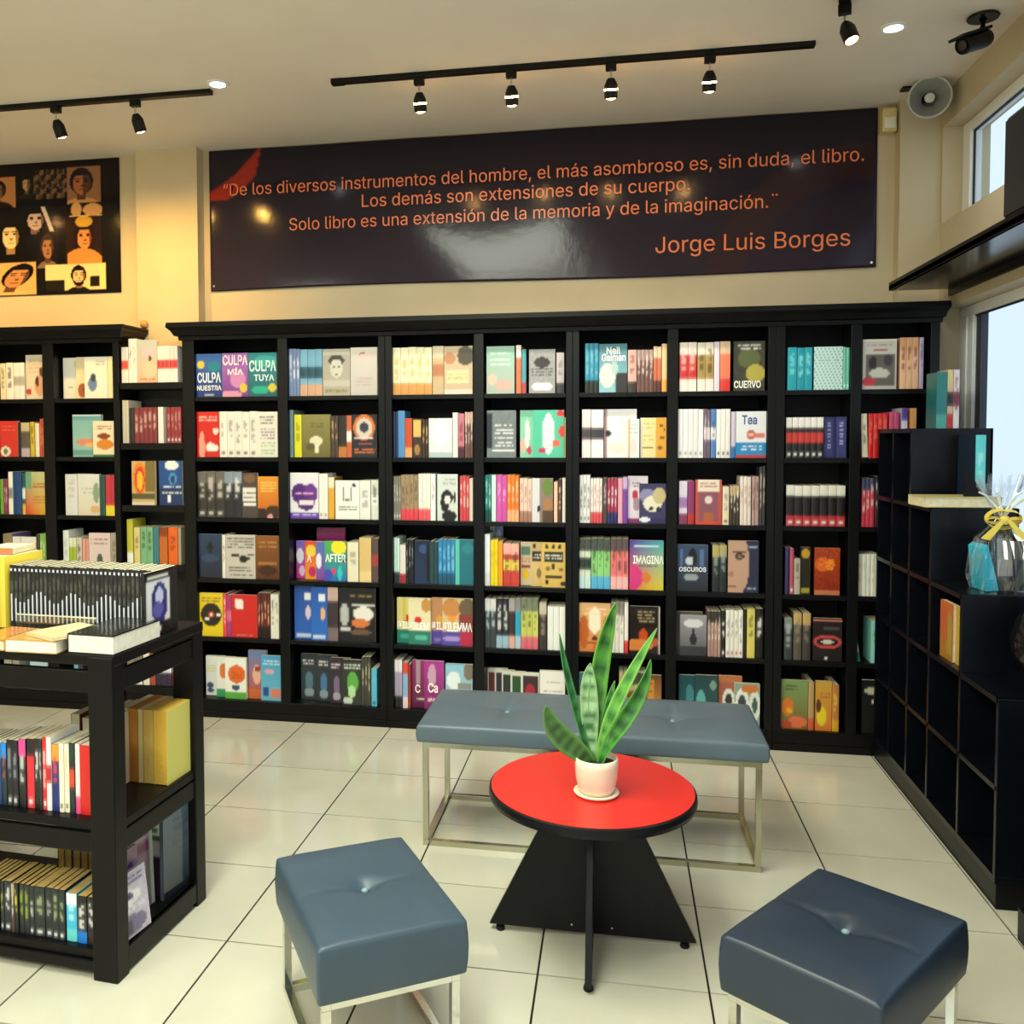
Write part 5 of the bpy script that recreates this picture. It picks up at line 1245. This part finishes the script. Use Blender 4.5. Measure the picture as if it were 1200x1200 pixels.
o = mbn.build('printed_sheet', M_VINYLPRINT, bo, smooth=True); s_ = o.modifiers.new('s', 'SOLIDIFY'); s_.thickness = .0015; s_.offset = -1
INK = mat('salmon_ink', 'f28252', .3)
for body, x0, x1, z, h in (('\u201cDe los diversos instrumentos del hombre, el m\u00e1s asombroso es, sin duda, el libro.', -2.083, 1.144, 2.785, 0), ('Los dem\u00e1s son extensiones de su cuerpo.', -1.312, .348, 2.69, 0),
        ('Solo libro es una extensi\u00f3n de la memoria y de la imaginaci\u00f3n.\u00a8', -1.708, .762, 2.586, 0), ('Jorge Luis Borges', .187, 1.089, 2.398, 0)):
    o = text(body, bo, (x0+x1)/2, -.0100, z, .1, x1-x0, 'e2703f', 'lettering', bold=0, m=INK)
    o['fitw'] = 1
for x in (BX0+.02, BX1-.02): MB().lathe([(.006, 0), (.006, .003)], 10).build('pin', M_CHROME, bo).location = (x, -.006, 2.275)
for o in bo.children:
    if o.name.startswith('pin'): o.rotation_euler = (R(90), 0, 0)

# poster of portraits
PX0, PX1, PZ0, PZ1 = -4.1, -2.70, 2.262, 3.0
NX, NY = 260, 138
PW, PH = PX1-PX0, PZ1-PZ0
g = [[lin('100c0e')]*NX for _ in range(NY)]
def pr(x0, x1, y0, y1, fn):      # millimetres from the upper outer corner near the pillar: x towards the far side is negative
    x0, x1, y0, y1 = (x0-885)/1183, (x1-885)/1183, (y0-70)/1378, (y1-70)/1378
    for j in range(NY):
        for i in range(NX):
            X = (i+.5)/NX*PW-PW; Y = (j+.5)/NY*PH
            if x0 <= X <= x1 and y0 <= Y <= y1:
                c = fn((X-x0)/(x1-x0), (Y-y0)/(y1-y0))
                if c: g[j][i] = lin(c)
def el(u, v, cx, cy, rx, ry): return ((u-cx)/rx)**2+((v-cy)/ry)**2 <= 1
def portrait(bg_, skin, hair, shade, shirt, tilt=0, half=False, cx=.5, s=1.0, long=False, beard=False):
    def fn(u, v):
        u2 = (u+tilt*(v-.5)-cx)/s+.5; w2 = (v-.42)/s+.42
        if el(u2, w2, .40, .40, .055, .022) or el(u2, w2, .62, .40, .055, .022): return hair
        if el(u2, w2, .40, .35, .08, .012) or el(u2, w2, .62, .35, .08, .012): return hair
        if el(u2, w2, .51, .60, .085, .02): return shade
        if el(u2, w2, .53, .51, .05, .03): return shade
        if beard and el(u2, w2, .5, .66, .2, .12) and not el(u2, w2, .5, .55, .17, .1): return hair
        if el(u2, w2, .51, .46, .23, .26) and w2 > .26: return shade if u2 > (.55 if half else .66) else skin
        if el(u2, w2, .5, .40, .31, .32): return hair
        if long and abs(u2-.5) < .33 and .4 < w2 < .95 and abs(u2-.5) > .14: return hair
        if .68 < w2 < .84 and abs(u2-.5) < .12: return shade
        if el(u2, w2, .5, 1.1, .55, .32): return shirt
        return bg_
    return fn
pr(-720, -300, 160, 520, portrait('c8843c', 'd89850', '241410', '7a4420', '3a2418'))
pr(-660, -260, 560, 1060, portrait('8c5c34', 'd8a468', '1c120e', '6c4424', '2c1c14'))
pr(-250, -80, 300, 760, portrait('241a16', 'c8a078', '100c0c', '6c4c38', '1c1814'))
pr(-120, 125, 165, 400, portrait('c8844c', '8a5c34', '181010', '4a2c1c', '241810', cx=.42))
pr(150, 270, 140, 340, portrait('140f10', 'c8a070', '141010', '705038', '202018', half=True))
pr(260, 512, 130, 350, lambda u, v: ('5c4430', '2c201a', '7a5c44')[(int(u*9+v*3)+int(v*6)) % 3] if (int(u*13)+int(v*5)) % 4 else '181210')
pr(512, 752, 120, 400, portrait('9a6a48', 'b0683c', '18121a', '5a3424', 'c89058', half=True, cx=.42, s=1.15))
pr(520, 758, 392, 498, lambda u, v: 'd8a060' if el(u, v, .22, .5, .16, .5) or el(u, v, .72, .55, .3, .45) else ('e8c08c' if v > .92 else '1c1410'))
pr(490, 750, 500, 862, portrait('2a1610', 'd8904c', '241010', '8a4c24', 'cc8438', cx=.52, s=.85, long=True))
pr(500, 750, 700, 862, lambda u, v: 'cc8844' if el(u, v, .45, 1.0, .6, .75) else None)
pr(560, 690, 500, 585, lambda u, v: 'e0a838' if el(u, v, .5, .45, .48, .5) else None)
pr(160, 480, 360, 700, portrait('12101a', 'd0b0a0', '0a080c', '7c5c54', '14101a', cx=.34, s=.8, long=True))
pr(310, 420, 410, 600, lambda u, v: 'd8c4bc' if abs(u-(.15+v*.6)) < .13 else None)
pr(-40, 200, 480, 800, portrait('0e0c0c', 'e8cc98', '100c0c', '9a7848', '0c0a0a', s=1.1))
pr(280, 430, 600, 880, portrait('1a1018', 'a87450', '3a2c28', '5c3828', '746458', s=1.05))
pr(-40, 270, 830, 1080, portrait('d8a868', 'c08454', '0e0a0c', '5c3c28', 'e0b070', tilt=.45, s=1.15))
pr(340, 778, 858, 1056, lambda u, v: '1c1612' if (v > .6 and u < .32) or (.7 < u < .9 and .5 < v < .9 and v > 1.25-u) else ('e8cc94' if u < .9 else 'f0d488'))
pr(500, 660, 862, 1062, portrait('e8cc90', 'e0b884', '100c0c', '8c6440', '18120e', s=1.15, beard=True))
po = MB(); po.grid(PX0, PX1, PZ0, PZ1, g)
po.box(PX0, PX1, .0004, .004, PZ0, PZ1, c=lin('100c0e'), skip='f')
o = po.build('portrait_poster', M_VINYLPRINT); place(o, (0, 4.674, 0)); tag(o, 'black poster collage of sepia portraits high on the wall', 'poster')

# ------------------------------------------------------------------ ceiling fittings
WARM = (1.0, .72, .38)
def track(name, x0, x1, y, label, rz=0):
    e = empty(name, label, 'track light', (x0, y, H))
    MB().box(0, x1-x0, -.017, .017, -.02, 0).build('rail', M_PLAST, e, bevel=.002)
    MB().box(-.004, .05, -.018, .018, -.022, 0).build('end_cap', M_PLAST, e)
    return e
def head(e, x, y, aim, lit, slit, label=None):
    """one spot head hanging from the rail; x, y local to the rail"""
    hd = empty('spot_head'); hd.parent = e; hd.location = (x, y, 0)
    MB().box(-.022, .022, -.014, .014, -.05, -.018).build('adapter', M_PLAST, hd, bevel=.002)
    MB().lathe([(.005, -.085), (.005, -.05)], 10).build('stem', M_CHROME, hd)
    a_ = Vector(aim).normalized(); q = a_.to_track_quat('-Z', 'Y').to_euler()
    prof = [(.012, .0), (.018, -.008), (.027, -.028), (.027, -.078), (.024, -.078), (.022, -.07)]
    o = MB().lathe(prof[::-1], 20).build('lamp_housing', M_PLAST, hd, smooth=False); o.location = (0, 0, -.08); o.rotation_euler = q
    o2 = MB().lathe([(.003, -.084), (.012, -.0825), (.0185, -.079), (.0205, -.072), (.003, -.071)], 18).build('lens', M_GLOW, hd); o2.location = (0, 0, -.08); o2.rotation_euler = q
    if slit:
        o3 = MB().lathe([(.0268, -.048), (.0276, -.0475), (.0276, -.0415), (.0268, -.041)], 20, cap=False).build('vent_slit', M_GLOW, hd); o3.location = (0, 0, -.08); o3.rotation_euler = q
    return hd
t1 = track('track_light', -1.215, .762, 3.867, 'black ceiling track with four spot heads in front of the banner')
for x in (-.831, -.437, -.027, .364):
    head(t1, x+1.215, 0, (0.0, .38, -1), True, True)
    spot((x, 3.90, 2.84), (x, 4.5, .9), 27, (1, .88, .7), 68)
    spot((x, 3.90, 2.84), (x, 4.68, 2.2), 1.5, WARM, 90)
t2 = track('track_light', -4.2, -1.777, 3.867, 'black ceiling track with two visible heads near the poster')
for x in (-3.6, -3.1, -2.546, -2.148):
    head(t2, x+4.2, 0, (.1, .5, -1), True, False)
    spot((x, 3.90, 2.84), (x-.05, 4.68, 2.0), 32, (1.0, .55, .11), 95, 1)
e3 = empty('track_light', 'short black track with one lit head aimed into the shop', 'track light', (.80, 3.55, H), R(-14))
MB().box(-.02, .02, -1.2, .0, -.022, 0).build('rail', M_PLAST, e3, bevel=.002)
head(e3, .0, -.03, (.35, -.2, -1), True, False)
spot((.83, 3.50, 2.84), (1.1, 3.2, .4), 14, WARM, 70)
for x, y, lab in ((-1.721, 3.807, 'round recessed downlight by the end of the poster track'), (1.027, 3.788, 'round recessed downlight beside the security camera')):
    e = empty('downlight', lab, 'downlight', (x, y, H), 0, 'recessed downlights')
    MB().lathe([(.034, -.006), (.05, -.006), (.052, -.001), (.034, -.001)], 28, cap=False).build('ring', M_TRIMW, e)
    MB().lathe([(.001, -.0045), (.035, -.0045)], 24, cap=False).build('lens', M_GLOWW, e)
    spot((x, y, 2.99), (x, y, 0), 10, (.9, .95, 1), 120)
for px_, py_, sx_, sy_ in PANELS:
    e = empty('ceiling_panel', 'large unseen fluorescent panel on the ceiling over the sales floor', 'ceiling light', (px_, py_, H), 0, 'fluorescent ceiling panels')
    MB().box(-sx_/2-.02, sx_/2+.02, -sy_/2-.02, sy_/2+.02, -.03, 0).build('frame', M_TRIMW, e)
    MB().box(-sx_/2, sx_/2, -sy_/2, sy_/2, -.036, -.0305).build('diffuser', M_PANEL, e)
# security camera
e = empty('security_camera', 'black bullet security camera under the ceiling near the window', 'camera', (1.325, 3.75, H))
MB().lathe([(.052, -.012), (.055, -.006), (.05, 0)], 24).build('mount', M_PLAST, e)
MB().tube([(0, 0, -.01), (0, 0, -.05), (-.02, -.01, -.075)], .014, 10).build('arm', M_PLAST, e, smooth=True)
a_ = Vector((-1, -.55, -.42)); q = a_.to_track_quat('Z', 'Y').to_euler()
o = MB().lathe([(.02, -.03), (.03, -.02), (.033, 0), (.033, .10), (.030, .105), (.026, .098)], 22).build('housing', M_PLAST, e); o.location = (.0, 0, -.085); o.rotation_euler = q
o2 = MB().box(-.034, .034, .025, .036, -.02, .125).build('sun_shield', M_PLAST, e, bevel=.002); o2.location = (.0, 0, -.085); o2.rotation_euler = q
o3 = MB().lathe([(.001, .1), (.016, .1), (.018, .104), (.008, .106), (.001, .106)], 16).build('lens', mat('lens_glass', '303438', .1), e); o3.location = (.0, 0, -.085); o3.rotation_euler = q
# horn loudspeaker
e = empty('horn_speaker', 'grey horn loudspeaker in the ceiling corner beside the window', 'speaker', (1.345, 4.40, 2.935))
a_ = Vector((-.25, -1, -.18)); q = a_.to_track_quat('Z', 'Y').to_euler()
o = MB().lathe([(.02, -.10), (.03, -.09), (.036, -.05), (.05, -.02), (.07, .01), (.082, .03), (.086, .034), (.083, .036), (.077, .030), (.06, .006), (.045, -.01), (.03, -.03)], 36, cap=False).build('horn', M_GREYP, e, smooth=True); o.rotation_euler = q
o = MB().lathe([(.080, .030), (.086, .030), (.089, .035), (.086, .040), (.080, .038)], 40, cap=False).build('rim', mat('light_grey_plastic', 'b4b8b4', .4), e, smooth=True); o.rotation_euler = q
o = MB().lathe([(.001, -.03), (.014, -.03), (.014, .012), (.020, .014), (.020, .020), (.001, .022)], 20).build('reflex_plug', mat('pale_grey_plastic', 'c8ccc8', .4), e); o.rotation_euler = q
o = MB().lathe([(.001, -.17), (.036, -.17), (.042, -.16), (.042, -.11), (.034, -.095)], 24).build('driver', mat('beige_grey_plastic', 'a8a294', .5), e); o.rotation_euler = q
MB().tube([(0, .05, 0), (-.03, .06, .04), (-.05, .06, .0715)], .008, 8).build('bracket', M_PLAST, e)
MB().box(-.1, .0, .03, .08, .062, .0705).build('bracket_plate', M_PLAST, e)
# motion detector
e = empty('motion_detector', 'small ivory motion detector at the end of the banner', 'sensor', (1.245, 4.655, 2.925))
MB().box(-.032, .032, -.035, .024, -.055, .055).build('case', M_CREAMP, e, bevel=.006)
MB().box(-.024, .024, -.04, -.033, -.04, .012).build('lens_window', mat('pale_lens', 'f0ecd8', .4), e, bevel=.002)
# small round fitting on the pillar above the corner shelving
e = MB().lathe([(.001, 0), (.022, 0), (.024, .008), (.016, .022), (.001, .026)], 20).build('wall_fitting', mat('tan_plastic', 'b88c50', .4), smooth=True)
place(e, (-2.52, 4.599, 2.07), (R(90), 0, 0)); tag(e, 'small round tan fitting on the pillar above the corner shelving', 'fitting')

# ------------------------------------------------------------------ fit the lettering
bpy.context.view_layer.update()
for o, w_, h_ in FIT:
    dx, dy = o.dimensions.x, o.dimensions.y
    if dx < 1e-5: continue
    if o.get('fitw'):
        s_ = w_/dx; sy = s_*1.04 if len(o.data.body) > 20 else s_
        o.scale = (s_, sy, s_*.2); del o['fitw']
    else: o.scale = (w_/dx, h_/max(dy, 1e-5), .05)

# lettering becomes plain mesh, so that each title is a part of its own thing
bpy.context.view_layer.update()
dg = bpy.context.evaluated_depsgraph_get()
for o, w_, h_ in FIT:
    me = bpy.data.meshes.new_from_object(o.evaluated_get(dg)); nm = o.name
    n_ = bpy.data.objects.new(nm.split('.')[0], me); col.objects.link(n_)
    n_.parent = o.parent; n_['kind'] = 'stuff'; n_.location = o.location; n_.rotation_euler = o.rotation_euler; n_.scale = o.scale
    bpy.data.objects.remove(o)
# about 300 books stay single things, those that show largest; the narrow rest is one object
books = []
eye = Vector((0, 0, 1.466))
for o in col.objects:
    if o.parent is None and o.get('category') == 'book':
        d_ = o.dimensions; p_ = o.matrix_world.translation
        wv = o.data.vertices; xs_ = [v.co.x for v in wv]; zs_ = [v.co.z for v in wv]
        ar = (max(xs_)-min(xs_))*(max(zs_)-min(zs_))/(p_-eye).length_squared
        if p_.x/p_.y < -.735: ar *= .3            # standing outside the frame
        books.append((ar, o))
books.sort(key=lambda q: -q[0])
rest = [o for a_, o in books[304:]]
mb = MB(); slots = []
for top_ in rest:
    for o in [top_]+list(top_.children):
        mw = o.matrix_world; me = o.data; b0 = len(mb.v); mb.v += [tuple(mw @ v.co) for v in me.vertices]
        ca = me.color_attributes.get('Col')
        for p_ in me.polygons:
            m_ = me.materials[p_.material_index]
            if m_ not in slots: slots.append(m_)
            mb.face([b0+i for i in p_.vertices], slots.index(m_), [tuple(ca.data[l].color) for l in p_.loop_indices] if ca else None)
for top_ in rest:
    for o in list(top_.children): bpy.data.objects.remove(o)
    bpy.data.objects.remove(top_)
o = mb.build('narrow_books', slots)
tag(o, 'narrow book spines packed in between the larger books on all the shelves', 'books', None, 'stuff')
